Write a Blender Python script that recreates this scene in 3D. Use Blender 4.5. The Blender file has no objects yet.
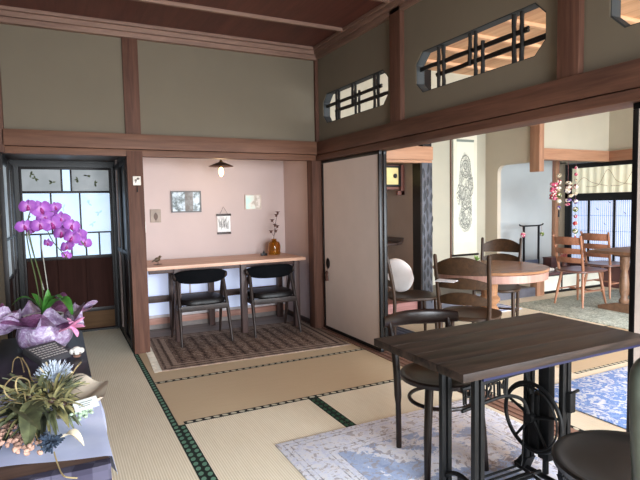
import bpy, bmesh, math, random
from mathutils import Vector, Matrix
random.seed(7)
PI = math.pi
S = bpy.context.scene
COL = S.collection

# ------------------------------------------------------------------ camera
F, YAW, PITCH, ROLL = 519.7, 0.466803, 0.067618, -0.018804
CAM = Vector((0, 0, 1.3))
cy, sy, cp, sp, cr, sr = math.cos(YAW), math.sin(YAW), math.cos(PITCH), math.sin(PITCH), math.cos(ROLL), math.sin(ROLL)
FWD = Vector((sy * cp, cy * cp, -sp)); R0 = Vector((cy, -sy, 0)); U0 = R0.cross(FWD)
RGT = R0 * cr + U0 * sr; UPV = U0 * cr - R0 * sr
cd = bpy.data.cameras.new('camera'); cam = bpy.data.objects.new('camera', cd); COL.objects.link(cam)
cd.sensor_width = 36; cd.lens = F / 640 * 36; cd.clip_start = 0.02
M = Matrix((RGT, UPV, -FWD)).transposed().to_4x4(); M.translation = CAM
cam.matrix_world = M
S.camera = cam

def at(px, py, ax, c):
    """point of the room seen at a pixel, on the plane ax = c"""
    d = RGT * ((px - 320) / F) - UPV * ((py - 240) / F) + FWD
    i = 'xyz'.index(ax)
    return CAM + d * ((c - CAM[i]) / d[i])

# ------------------------------------------------------------------ mesh builder
class MB:
    def __init__(self): self.bm = bmesh.new()
    def _m(self, vs, mat):
        if mat is not None: bmesh.ops.transform(self.bm, matrix=mat, verts=vs)
    def box(self, x0, x1, y0, y1, z0, z1, bev=0, mat=None):
        v = [self.bm.verts.new((x, y, z)) for x in (x0, x1) for y in (y0, y1) for z in (z0, z1)]
        fs = [self.bm.faces.new([v[i] for i in q]) for q in ((0,1,3,2),(4,6,7,5),(0,4,5,1),(2,3,7,6),(0,2,6,4),(1,5,7,3))]
        if bev:
            es = list({e for f in fs for e in f.edges})
            r = bmesh.ops.bevel(self.bm, geom=es, offset=bev, segments=2, affect='EDGES', profile=.6)
            v = list({q for f in r['faces'] for q in f.verts} | {q for q in v if q.is_valid})
        self._m(v, mat); return self
    def tube(self, pts, r, seg=10, closed=False, flat=1.0):
        pts = [Vector(p) for p in pts]; n = len(pts)
        rs = r if isinstance(r, (list, tuple)) else [r] * n
        rings = []; up = None
        for i, p in enumerate(pts):
            if closed: t = pts[(i + 1) % n] - pts[i - 1]
            else: t = pts[min(i + 1, n - 1)] - pts[max(i - 1, 0)]
            t.normalize()
            if up is None: up = t.orthogonal().normalized() if abs(t.z) > .9 else Vector((0, 0, 1))
            a = (up - t * up.dot(t))
            a = a.normalized() if a.length > 1e-6 else t.orthogonal().normalized()
            b = t.cross(a); up = a
            rings.append([self.bm.verts.new(p + (a * math.cos(2*PI*k/seg) * flat + b * math.sin(2*PI*k/seg)) * rs[i]) for k in range(seg)])
        for i in range(n if closed else n - 1):
            A, B = rings[i], rings[(i + 1) % n]
            for k in range(seg): self.bm.faces.new((A[k], A[(k+1) % seg], B[(k+1) % seg], B[k]))
        if not closed:
            self.bm.faces.new(rings[0][::-1]); self.bm.faces.new(rings[-1])
        return self
    def lathe(self, prof, seg=24, c=(0, 0, 0), mat=None, cap=True):
        rings = [[self.bm.verts.new((c[0] + r*math.cos(2*PI*k/seg), c[1] + r*math.sin(2*PI*k/seg), c[2] + z)) for k in range(seg)] for r, z in prof]
        for A, B in zip(rings, rings[1:]):
            for k in range(seg): self.bm.faces.new((A[k], A[(k+1) % seg], B[(k+1) % seg], B[k]))
        if cap:
            self.bm.faces.new(rings[0][::-1]); self.bm.faces.new(rings[-1])
        self._m([v for r in rings for v in r], mat); return self
    def prism(self, poly, ax, a, b, holes=(), mat=None):
        """2-D polygon (with holes) extruded along axis ax from a to b"""
        def P(u, v, w): return {'x': (w, u, v), 'y': (u, w, v), 'z': (u, v, w)}[ax]
        es = []; allv = []
        for loop in (poly, *holes):
            vs = [self.bm.verts.new(P(u, v, a)) for u, v in loop]; allv += vs
            es += [self.bm.edges.new((vs[i], vs[(i+1) % len(vs)])) for i in range(len(vs))]
        r = bmesh.ops.triangle_fill(self.bm, use_beauty=True, use_dissolve=False, edges=es)
        fs = [g for g in r['geom'] if isinstance(g, bmesh.types.BMFace)]
        e = bmesh.ops.extrude_face_region(self.bm, geom=fs)
        nv = [g for g in e['geom'] if isinstance(g, bmesh.types.BMVert)]
        d = Vector(P(0, 0, b - a)); 
        for v in nv: v.co += d
        self._m(allv + nv, mat); return self
    def ell(self, c, rad, mat=None, u=16, v=10):
        r = bmesh.ops.create_uvsphere(self.bm, u_segments=u, v_segments=v, radius=1)
        for q in r['verts']: q.co = Vector((q.co.x*rad[0], q.co.y*rad[1], q.co.z*rad[2]))
        if mat is not None: bmesh.ops.transform(self.bm, matrix=mat, verts=r['verts'])
        for q in r['verts']: q.co += Vector(c)
        return self
    def grid(self, fn, nu, nv, th=0, closed_u=False):
        vs = [[self.bm.verts.new(fn(i/(nu-1 if not closed_u else nu), j/(nv-1))) for j in range(nv)] for i in range(nu)]
        fs = []
        for i in range(nu if closed_u else nu - 1):
            for j in range(nv - 1):
                k = (i + 1) % nu
                fs.append(self.bm.faces.new((vs[i][j], vs[k][j], vs[k][j+1], vs[i][j+1])))
        if th:
            bmesh.ops.solidify(self.bm, geom=fs + list({e for f in fs for e in f.edges}) + [q for r in vs for q in r], thickness=th)
        return self
    def leaf(self, base, tip, w, bend=(0, 0, 0), side=None, th=.0015, n=7, fold=.15):
        base, tip, bend = Vector(base), Vector(tip), Vector(bend)
        d = tip - base
        if side is None:
            side = d.cross(Vector((0, 0, 1)))
            if side.length < 1e-5: side = Vector((1, 0, 0))
        side = Vector(side).normalized(); nrm = side.cross(d).normalized()
        def fn(u, v):
            p = base + d*u + bend*(4*u*(1-u)) 
            ww = w * (math.sin(PI * min(1, u*.92 + .06)) ** .8)
            return p + side * ((v - .5) * ww) + nrm * (abs(v - .5) * 2 * fold * ww)
        return self.grid(fn, n, 3, th)
    def build(self, name, m, parent=None, loc=None, sharp=40):
        bmesh.ops.remove_doubles(self.bm, verts=self.bm.verts, dist=1e-6)
        bmesh.ops.recalc_face_normals(self.bm, faces=self.bm.faces)
        me = bpy.data.meshes.new(name); self.bm.to_mesh(me); self.bm.free()
        me.shade_smooth(); me.set_sharp_from_angle(angle=math.radians(sharp))
        me.materials.append(m)
        o = bpy.data.objects.new(name, me); COL.objects.link(o)
        if parent is not None: o.parent = parent
        if loc is not None: o.location = loc
        return o

def tag(o, label, cat, group=None):
    o['label'] = label; o['category'] = cat
    if group: o['group'] = group
    return o
def thing(name, label, cat, loc=(0, 0, 0), rz=0, group=None):
    o = bpy.data.objects.new(name, None); COL.objects.link(o); o.empty_display_size = .1
    o.location = loc; o.rotation_euler = (0, 0, rz)
    return tag(o, label, cat, group)
def struct(o, label=None):
    o['kind'] = 'structure'
    if label: o['label'] = label
    return o
def kids(o): return [c for c in bpy.data.objects if c.parent == o]
def dup(root, loc, rz, label, group=None):
    r = root.copy(); COL.objects.link(r); r.location = loc; r.rotation_euler = (0, 0, rz); r['label'] = label
    if group: r['group'] = group
    for ch in kids(root):
        c = ch.copy(); COL.objects.link(c); c.parent = r
        for g in kids(ch):
            d = g.copy(); COL.objects.link(d); d.parent = c
    return r
def rot(ax, a): return Matrix.Rotation(a, 4, ax)
def mid(a, b, t): return tuple(p + (q - p) * t for p, q in zip(a, b))

# ------------------------------------------------------------------ materials
def lin(c):
    return tuple(((x/255)/12.92 if x/255 <= .04045 else ((x/255 + .055)/1.055) ** 2.4) for x in c) + (1,)
class NT:
    def __init__(self, name):
        self.m = bpy.data.materials.new(name); self.m.use_nodes = True
        self.t = self.m.node_tree; self.b = self.t.nodes['Principled BSDF']
        self.out = self.t.nodes['Material Output']
    def new(self, typ, **kw):
        n = self.t.nodes.new(typ)
        for k, v in kw.items(): setattr(n, k, v)
        return n
    def link(self, a, b): self.t.links.new(a, b)
    def val(self, sock, v):
        if hasattr(v, 'is_linked') or isinstance(v, bpy.types.NodeSocket): self.link(v, sock)
        else: sock.default_value = v
    def math(self, op, a, b=None, c=None):
        n = self.new('ShaderNodeMath', operation=op)
        self.val(n.inputs[0], a)
        if b is not None: self.val(n.inputs[1], b)
        if c is not None: self.val(n.inputs[2], c)
        return n.outputs[0]
    def coord(self, scale=(1, 1, 1), loc=(0, 0, 0), rotz=0):
        tc = self.new('ShaderNodeTexCoord'); mp = self.new('ShaderNodeMapping')
        mp.inputs['Scale'].default_value = scale; mp.inputs['Location'].default_value = loc
        mp.inputs['Rotation'].default_value = (0, 0, rotz)
        self.link(tc.outputs['Object'], mp.inputs['Vector']); return mp.outputs[0]
    def xyz(self, v=None):
        s = self.new('ShaderNodeSeparateXYZ'); self.link(v if v is not None else self.coord(), s.inputs[0]); return s.outputs
    def noise(self, v, scale, detail=4, rough=.55, dist=0):
        n = self.new('ShaderNodeTexNoise'); self.link(v, n.inputs['Vector'])
        n.inputs['Scale'].default_value = scale; n.inputs['Detail'].default_value = detail
        n.inputs['Roughness'].default_value = rough; n.inputs['Distortion'].default_value = dist
        return n.outputs['Fac']
    def voro(self, v, scale, out='Distance', feature='F1'):
        n = self.new('ShaderNodeTexVoronoi', feature=feature); self.link(v, n.inputs['Vector']); n.inputs['Scale'].default_value = scale
        return n.outputs[out]
    def ramp(self, fac, stops, interp='LINEAR'):
        n = self.new('ShaderNodeValToRGB'); n.color_ramp.interpolation = interp
        e = n.color_ramp.elements
        while len(e) < len(stops): e.new(.5)
        for q, (p, c) in zip(e, stops): q.position = p; q.color = lin(c)
        self.link(fac, n.inputs[0]); return n.outputs[0]
    def mix(self, fac, a, b):
        n = self.new('ShaderNodeMix', data_type='RGBA')
        self.val(n.inputs[0], fac); self.val(n.inputs[6], a if not isinstance(a, tuple) else lin(a)); self.val(n.inputs[7], b if not isinstance(b, tuple) else lin(b))
        return n.outputs[2]
    def base(self, c, rough=.6, metal=0, spec=.5):
        self.val(self.b.inputs['Base Color'], lin(c) if isinstance(c, tuple) else c)
        self.val(self.b.inputs['Roughness'], rough); self.b.inputs['Metallic'].default_value = metal
        self.b.inputs['Specular IOR Level'].default_value = spec
        return self
    def bump(self, h, strength=.3, dist=.002):
        n = self.new('ShaderNodeBump'); n.inputs['Strength'].default_value = strength; n.inputs['Distance'].default_value = dist
        self.link(h, n.inputs['Height']); self.link(n.outputs[0], self.b.inputs['Normal']); return self

def plain(name, c, rough=.6, metal=0, var=.12, scale=8, spec=.5, bump=0):
    t = NT(name); v = t.coord(); n = t.noise(v, scale, 3)
    lo = tuple(max(0, x*(1-var)) for x in c); hi = tuple(min(255, x*(1+var)) for x in c)
    t.base(t.ramp(n, [(.3, lo), (.7, hi)]), rough, metal, spec)
    if bump: t.bump(t.noise(v, scale*12, 3), bump, .001)
    return t.m
def wood(name, c1, c2, axis='x', scale=1.0, rough=.5, contrast=(.3, .7), spec=.4, bump=.15):
    t = NT(name); s = [22*scale]*3; s['xyz'.index(axis)] = 1.6*scale
    v = t.coord(tuple(s)); n = t.noise(v, 1, 6, .62, .6)
    v2 = t.coord(tuple(x*4 for x in s)); n2 = t.noise(v2, 1, 2, .5)
    f = t.math('ADD', t.math('MULTIPLY', n, .75), t.math('MULTIPLY', n2, .25))
    t.base(t.ramp(f, [(contrast[0], c1), (contrast[1], c2)]), rough, 0, spec).bump(f, bump, .001)
    return t.m
def emit(name, c, strength, noise=None):
    t = NT(name); t.base(c, .5)
    t.b.inputs['Emission Color'].default_value = lin(c)
    t.b.inputs['Emission Strength'].default_value = strength
    if noise:
        n = t.noise(t.coord(), noise[0], 2); t.link(t.ramp(n, [(.35, noise[1]), (.65, c)]), t.b.inputs['Emission Color'])
    return t.m

PLASTER = plain('grey_green_plaster', (120, 110, 95), .9, var=.012, scale=3, spec=.15, bump=.25)
CREAM = plain('cream_plaster', (184, 178, 160), .85, var=.02, scale=2, spec=.15, bump=.1)
BEIGE = plain('beige_plaster', (200, 188, 170), .88, var=.02, scale=2, spec=.15, bump=.1)
TOKO = plain('toko_wall_plaster', (168, 150, 136), .9, var=.03, scale=2, spec=.15)
WHITEW = plain('white_wallpaper', (200, 181, 176), .8, var=.015, scale=2, spec=.2)
FUSUMA = plain('fusuma_paper', (216, 200, 190), .8, var=.012, scale=5, spec=.2)
POST = wood('red_brown_post', (72, 47, 38), (112, 78, 64), 'z', .8, .6, spec=.18)
BEAMX = wood('red_brown_beam_along_wall', (84, 55, 42), (130, 92, 72), 'x', .7, .55, spec=.25)
BEAMY = wood('red_brown_beam_across', (72, 47, 38), (116, 80, 64), 'y', .7, .55, spec=.25)
ORANGEB = wood('orange_cedar_beam', (150, 108, 82), (188, 144, 114), 'x', .6, .5)
ORANGEY = wood('orange_cedar_beam_side', (140, 100, 76), (176, 132, 104), 'y', .6, .5)
ORANGEZ = wood('orange_cedar_post', (142, 102, 78), (180, 136, 108), 'z', .6, .5)
CORN = wood('cornice_wood', (120, 92, 80), (160, 128, 112), 'x', .8, .6)
CORNY = wood('cornice_wood_side', (120, 92, 80), (160, 128, 112), 'y', .8, .6)
CEILD = wood('dark_ceiling_board', (78, 44, 38), (112, 66, 56), 'y', .5, .5)
CEILL = wood('light_ceiling_board', (172, 126, 90), (214, 172, 134), 'y', .35, .55, contrast=(.35, .65))
BATTL = wood('light_batten', (206, 156, 116), (232, 190, 152), 'x', .6, .5)
LACQ = plain('black_lacquer', (13, 12, 13), .34, var=.2, spec=.3)
LACQB = plain('dark_lacquer_door_frame', (26, 19, 18), .42, var=.2, spec=.3)
DWOOD = wood('dark_door_wood', (40, 24, 21), (62, 38, 33), 'z', .6, .8, spec=.08)
DWOODX = wood('dark_walnut', (40, 28, 24), (72, 52, 44), 'x', .8, .42)
DWOODZ = wood('dark_walnut_upright', (40, 28, 24), (74, 54, 45), 'z', .8, .42)
IRON = plain('black_cast_iron', (11, 11, 12), .55, 0, var=.25, scale=30, spec=.25)
CHAIRW = plain('dark_bentwood', (26, 16, 13), .3, var=.25, scale=12, spec=.28)
LADW = wood('smoked_oak', (34, 22, 13), (64, 43, 28), 'z', 1.2, .42, spec=.3)
LADX = wood('smoked_oak_slat', (34, 22, 13), (70, 48, 30), 'x', 1.2, .4, spec=.3)
BLACKF = plain('black_upholstery', (9, 10, 13), .9, var=.2, scale=60, spec=.1)
LEATH = plain('black_leather', (15, 12, 12), .42, var=.2, scale=40, spec=.3)
TANW = wood('tan_beech', (136, 88, 64), (174, 122, 96), 'x', 1.0, .4)
TANZ = wood('tan_beech_upright', (138, 90, 64), (178, 126, 96), 'z', 1.0, .4)
TABW = wood('reddish_table_wood', (120, 84, 58), (164, 120, 88), 'x', .7, .25)
TRESW = wood('oak_trestle', (104, 76, 58), (140, 106, 82), 'x', .8, .45)
DESK = wood('pale_desk_board', (196, 150, 124), (226, 184, 158), 'x', .5, .4)
DESKL = wood('desk_underframe', (54, 37, 34), (82, 58, 52), 'z', .8, .5)
GLASSG = plain('grey_mirror_edge', (150, 158, 166), .25, .3, var=.1)
CLEAR = NT('clear_glass'); CLEAR.base((235, 245, 245), .04); CLEAR.b.inputs['Transmission Weight'].default_value = 1; CLEAR = CLEAR.m
AMBER = NT('amber_glass'); AMBER.base((206, 140, 40), .08); AMBER.b.inputs['Transmission Weight'].default_value = .85; AMBER = AMBER.m
BRASS = plain('dark_brass', (120, 88, 44), .35, .8)
GOLD = plain('gold_paper', (212, 190, 128), .6, var=.04)
PANE = emit('frosted_daylight_pane', (196, 216, 236), .85, (4, (176, 200, 228)))
PANE2 = emit('clear_transom_pane', (150, 154, 156), .5, (5, (116, 122, 124)))
PANE3 = emit('side_glass_glow', (176, 186, 192), .6, (6, (96, 104, 110)))  # glow and mottling stand in for bright reflections in the glass
SHOJI = emit('shoji_paper_daylit', (206, 220, 246), .95)
BLIND = emit('sheer_gathered_blind', (212, 208, 184), .62, (7, (190, 186, 160)))

# tatami: ribs run along the mat's length
def tatami(name, axis, c1, c2, rib):
    t = NT(name); x = t.xyz()
    a = x[1] if axis == 'x' else x[0]; l = x[0] if axis == 'x' else x[1]
    w = t.math('SINE', t.math('MULTIPLY', a, 2*PI/.0125))
    w2 = t.math('SINE', t.math('MULTIPLY', l, 2*PI/.02))
    sc = (60, 6, 1) if axis == 'y' else (6, 60, 1)
    n = t.noise(t.coord(sc), 1, 3); n2 = t.noise(t.coord(), 1.4, 2)
    f = t.math('ADD', t.math('MULTIPLY', t.math('ADD', t.math('MULTIPLY', w, .5), .5), rib), t.math('ADD', t.math('MULTIPLY', n, .35), t.math('MULTIPLY', n2, .3)))
    t.base(t.ramp(f, [(.15, c1), (.85, c2)]), .55, 0, .35)
    t.bump(t.math('ADD', w, t.math('MULTIPLY', w2, .3)), .35, .0012)
    return t.m
TAT_Y = tatami('tatami_weave_lengthwise', 'y', (212, 194, 164), (245, 234, 212), .45)
TAT_X = tatami('tatami_weave_crosswise', 'x', (192, 168, 136), (212, 190, 158), .2)  # darker base colour stands in for the weave's sheen across the view
def heri(name, cdark, cmark, w):
    """patterned border cloth, local x runs along it"""
    t = NT(name); x = t.xyz()
    u = t.math('SUBTRACT', t.math('FRACT', t.math('DIVIDE', x[0], .055)), .5)
    v = t.math('DIVIDE', x[1], w)
    # slanted lozenge
    uu = t.math('ADD', u, t.math('MULTIPLY', v, .25))
    d = t.math('ADD', t.math('POWER', t.math('DIVIDE', uu, .34), 2), t.math('POWER', t.math('DIVIDE', v, .36), 2))
    t.base(t.mix(t.math('LESS_THAN', d, 1), cdark, cmark), .75, 0, .3)
    return t.m
HERI_G = heri('green_border_cloth', (22, 34, 28), (96, 136, 114), .036)
HERI_K = heri('black_white_border_cloth', (24, 28, 26), (206, 200, 178), .036)
HERI_N = heri('dark_green_border_cloth', (14, 26, 20), (44, 82, 60), .032)

# ------------------------------------------------------------------ shell: floor
b = MB(); b.box(-3.2, 8.2, -2.6, 6.6, -.12, -.03); struct(b.build('floor', DWOODX))
def mat_floor(x0, x1, y0, y1, m, borders):
    b = MB(); b.box(x0, x1, y0, y1, -.03, 0); o = struct(b.build('floor', m))
    for (ax, c, a0, a1, w, hm) in borders:
        L = a1 - a0; bb = MB(); bb.box(-L/2, L/2, -w/2, w/2, -.004, .0012)
        h = bb.build('cloth_border', hm, o)
        if ax == 'x': h.location = ((a0+a1)/2, c, 0)
        else: h.location = (c, (a0+a1)/2, 0); h.rotation_euler = (0, 0, PI/2)
    return o
mat_floor(-.38, .588, 4.8155, 6.0, TAT_Y, [('y', .568, 4.82, 6.0, .034, HERI_N)])
mat_floor(-.38, .588, 3.0155, 4.815, TAT_Y, [('y', .568, 3.02, 4.815, .040, HERI_G)])
mat_floor(-.38, .588, 1.20, 3.015, TAT_Y, [('y', .568, 1.2, 3.015, .040, HERI_G)])
mat_floor(-.38, .588, -2.2, 1.195, TAT_Y, [])
mat_floor(.59, 2.40, 3.09, 3.955, TAT_X, [('x', 3.110, .625, 2.40, .042, HERI_K), ('x', 3.934, .59, 2.40, .042, HERI_K)])
mat_floor(.59, 2.40, 3.957, 5.26, TAT_X, [])
b = MB(); b.box(.59, 2.425, 5.262, 5.74, -.03, -.001); struct(b.build('floor', wood('grey_alcove_board', (96, 88, 84), (134, 124, 118), 'x', .7, .5)))
mat_floor(.59, 1.482, 1.30, 3.088, TAT_Y, [('y', .607, 1.30, 3.088, .040, HERI_G), ('y', 1.465, 1.30, 3.088, .034, HERI_N)])
mat_floor(1.484, 2.40, 1.30, 3.088, TAT_Y, [('y', 1.501, 1.30, 3.088, .034, HERI_N)])
mat_floor(.59, 2.40, -2.2, 1.298, TAT_Y, [])
# second room mats
mat_floor(2.56, 3.42, .8, 2.55, TAT_Y, [('y', 2.58, .8, 2.55, .034, HERI_K)])
mat_floor(3.422, 5.2, 2.55, 3.4, TAT_X, [('x', 2.565, 3.42, 5.2, .03, HERI_K), ('x', 3.385, 3.42, 5.2, .03, HERI_K)])
mat_floor(2.56, 3.42, 2.552, 4.9, TAT_Y, [('y', 2.58, 2.552, 4.9, .034, HERI_K)])
mat_floor(3.422, 7.25, 3.402, 5.0, TAT_Y, [])
mat_floor(5.202, 7.25, .8, 3.4, TAT_Y, [])
mat_floor(3.422, 5.2, .8, 2.548, TAT_Y, [])
mat_floor(2.56, 7.25, -1.6, .798, TAT_Y, [])

# sill between the rooms, with sliding grooves
b = MB()
b.box(2.402, 2.558, -1.0, 4.84, -.03, -.004)
for x0, x1 in ((2.402, 2.43), (2.452, 2.486), (2.508, 2.558)): b.box(x0, x1, -1.0, 4.84, -.004, .006)
struct(b.build('trim_1', wood('sill_wood', (116, 84, 70), (156, 120, 104), 'y', .7, .4)))

# ------------------------------------------------------------------ shell: first room walls
def slab(name, m, *boxes, bev=0):
    b = MB()
    for q in boxes: b.box(*q, bev=bev)
    return struct(b.build(name, m))
slab('wall_back', PLASTER, (-.40, 2.45, 4.87, 4.95, 1.78, 2.9))
slab('trim_2', BEAMX, (-.36, 2.41, 4.80, 4.90, 1.815, 1.945), (-.36, 2.40, 4.825, 4.93, 1.755, 1.812), bev=.004)   # long beam on the back wall
slab('trim_3', POST, (.562, .695, 4.815, 4.94, 0, 1.80), bev=.004)
slab('trim_4', POST, (.565, .695, 4.845, 4.94, 1.946, 2.80), bev=.004)
slab('trim_5', POST, (2.36, 2.475, 4.835, 4.96, 0, 1.80), bev=.004)
slab('trim_6', POST, (2.415, 2.475, 4.835, 4.90, 1.94, 2.85))
slab('trim_7', POST, (-.46, -.345, 4.80, 4.92, 1.76, 2.82), bev=.004)
# cornice + ceiling
ceil = slab('ceiling', CEILD, (-.5, 2.5, -2.3, 4.95, 2.885, 2.93))
for y in (4.19, 3.45, 2.71, 1.97, 1.23, .49, -.25, -1.0):
    b = MB(); b.box(-.40, 2.45, y-.016, y+.016, 2.855, 2.886, bev=.003); b.build('batten', CORN, ceil)
slab('trim_8', CORN, (-.38, 2.43, 4.80, 4.88, 2.815, 2.855), (-.38, 2.43, 4.82, 4.88, 2.77, 2.814), (-.38, 2.43, 4.775, 4.88, 2.856, 2.884), bev=.004)
slab('trim_9', CORNY, (2.39, 2.46, -2.2, 4.80, 2.815, 2.855), (2.41, 2.46, -2.2, 4.80, 2.775, 2.814), (2.37, 2.46, -2.2, 4.78, 2.856, 2.884), bev=.004)
# wall between the rooms, pierced by three cut-corner transoms
def octa(y0, y1, z0, z1, c): return [(y0+c, z0), (y1-c, z0), (y1, z0+c), (y1, z1-c), (y1-c, z1), (y0+c, z1), (y0, z1-c), (y0, z0+c)]
OPS = [(3.58, 4.735, 2.112, 2.405, .075), (2.048, 3.212, 2.112, 2.412, .075), (.52, 1.677, 2.112, 2.41, .075)]
b = MB(); b.prism([(-2.2, 1.80), (4.90, 1.80), (4.90, 2.9), (-2.2, 2.9)], 'x', 2.45, 2.53, [octa(*o) for o in OPS])
struct(b.build('wall_right', PLASTER, sharp=20))
slab('trim_10', BEAMY, (2.40, 2.455, -2.2, 4.80, 1.812, 1.94), (2.40, 2.58, -2.2, 4.82, 1.753, 1.806), (2.53, 2.58, -2.2, 4.85, 1.812, 1.94), bev=.004)
slab('trim_11', POST, (2.41, 2.55, 3.355, 3.50, 1.94, 2.82), bev=.004)
slab('trim_12', POST, (2.41, 2.55, 1.815, 1.945, 1.94, 2.82), bev=.004)
DGREY = plain('grey_reveal_plaster', (46, 50, 52), .7, var=.05)
STICK = plain('smoked_bamboo', (15, 11, 9), .5, var=.3, scale=30)
for n, (y0, y1, z0, z1, c) in enumerate(OPS):
    b = MB(); b.prism(octa(y0, y1, z0, z1, c), 'x', 2.455, 2.525, [octa(y0+.006, y1-.006, z0+.006, z1-.006, c)])
    w = struct(b.build('window_%d' % (n+1), DGREY, sharp=20))
    L = y1 - y0; H = z1 - z0
    def stick(a, bq, r=.0085):
        pts = []
        for i in range(9):
            t = i/8; p = mid(a, bq, t)
            pts.append((p[0], p[1] + random.uniform(-.003, .003), p[2] + random.uniform(-.003, .003)))
        q = MB(); q.tube(pts, [r*random.uniform(1.25, 1.7) for _ in pts], 7); q.build('lattice_bar', STICK, w)
    Y = lambda f: y1 - f*L
    for f, za, zb in ((.19, 0, 1), (.235, 0, 1), (.46, .30, 1), (.505, 0, 1), (.56, .0, .74), (.78, 0, 1), (.83, 0, 1)):
        stick((2.485, Y(f), z0 + .004 + za*(H-.008)), (2.485, Y(f), z0 + .004 + zb*(H-.008)), .0095)
    for zf, fa, fb in ((.60, .0, .87), (.635, .0, .87), (.34, .16, 1), (.375, .16, 1)):
        stick((2.492, Y(fa) - .004, z0 + zf*H), (2.492, Y(fb) + .004, z0 + zf*H), .0075)

# ------------------------------------------------------------------ sliding fusuma between the rooms
def fusuma(name, y0, y1, x0, handle=None):
    b = MB(); w = .03
    b.box(x0, x0+.03, y0, y1, .012, .012+w, bev=.003); b.box(x0, x0+.03, y0, y1, 1.752-w, 1.752, bev=.003)
    b.box(x0, x0+.03, y0, y0+.026, .012+w, 1.752-w, bev=.003); b.box(x0, x0+.03, y1-.026, y1, .012+w, 1.752-w, bev=.003)
    o = struct(b.build(name, LACQ))
    b = MB(); b.box(x0+.005, x0+.025, y0+.02, y1-.02, .035, 1.73); b.build('paper_panel', FUSUMA, o)
    if handle:
        hy, hz = handle
        b = MB(); b.lathe([(.004, .0), (.034, .0), (.038, .006), (.034, .009), (.024, .003), (.002, .003)], 20, mat=Matrix.Translation((x0+.004, hy, hz)) @ Matrix.Diagonal((1, 1, 1.5, 1)) @ rot('Y', -PI/2))
        h = b.build('finger_pull', LACQB, o)
        b = MB(); b.tube([(x0-.004, hy+.008, hz-.03), (x0-.006, hy+.006, hz-.09)], .002, 6)
        b.lathe([(.003, 0), (.014, -.012), (.016, -.03), (.012, -.036), (.016, -.09), (.017, -.105)], 12, c=(x0-.012, hy+.006, hz-.075)); b.build('tassel', plain('brown_tassel', (92, 60, 48), .8), h)
    return o
fusuma('door_1', 3.73, 4.80, 2.455, (4.70, .70))
fusuma('door_2', 3.75, 4.83, 2.515)
fusuma('door_3', .46, 1.555, 2.455)
fusuma('door_4', .40, 1.50, 2.515)

# ------------------------------------------------------------------ alcove
slab('wall_alcove_back', WHITEW, (.56, 2.60, 5.74, 5.82, 0, 2.25))
slab('wall_alcove_right', WHITEW, (2.425, 2.50, 4.955, 5.74, 0, 2.25))
slab('wall_alcove_left', WHITEW, (.625, .688, 4.945, 5.74, 0, 2.25))
slab('ceiling_alcove', WHITEW, (.56, 2.50, 4.95, 5.82, 2.2, 2.28))
REDB = wood('reddish_skirting', (136, 92, 78), (176, 130, 114), 'x', .8, .5)
slab('baseboard_back', REDB, (.69, 2.425, 5.715, 5.74, .05, .115), bev=.003)
slab('baseboard_alcove', plain('grey_skirting', (112, 102, 98), .6), (.69, 2.425, 5.722, 5.74, 0, .05))
slab('baseboard_right', DWOODX, (2.405, 2.425, 4.965, 5.715, 0, .055), bev=.003)
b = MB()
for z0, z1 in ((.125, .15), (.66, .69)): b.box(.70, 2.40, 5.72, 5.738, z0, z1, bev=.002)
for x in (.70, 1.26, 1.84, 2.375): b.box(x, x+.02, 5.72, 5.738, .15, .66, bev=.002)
w9 = struct(b.build('window_9', plain('pale_glow_frame', (188, 180, 182), .6)))  # glowing panel added to brighten the wall under the desk
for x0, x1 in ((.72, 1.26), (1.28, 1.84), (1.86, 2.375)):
    b = MB(); b.box(x0, x1, 5.728, 5.732, .15, .66); b.build('paper_pane', emit('under_desk_glow', (196, 206, 234), .42) if x0 < 1 else bpy.data.materials['under_desk_glow'], w9)
# long desk
t = thing('counter_desk', 'long pale wooden counter desk on dark brown legs along the alcove back wall', 'desk')
b = MB(); b.box(.70, 2.345, 5.0, 5.68, .715, .748, bev=.004); b.build('desk_top', DESK, t)
for x, y in ((1.0, 5.06), (1.05, 5.6), (1.47, 5.6), (1.665, 5.06), (2.28, 5.6), (2.255, 5.06)):
    b = MB(); b.box(x-.03, x+.03, y-.03, y+.03, 0, .715, bev=.004); b.build('leg', DESKL, t)
b = MB(); b.box(.70, 2.32, 5.63, 5.66, .30, .37, bev=.003); b.build('back_rail', DESKL, t)
b = MB(); b.box(.74, 2.30, 5.06, 5.08, .675, .715, bev=.003); b.build('apron', DESKL, t)

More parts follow.
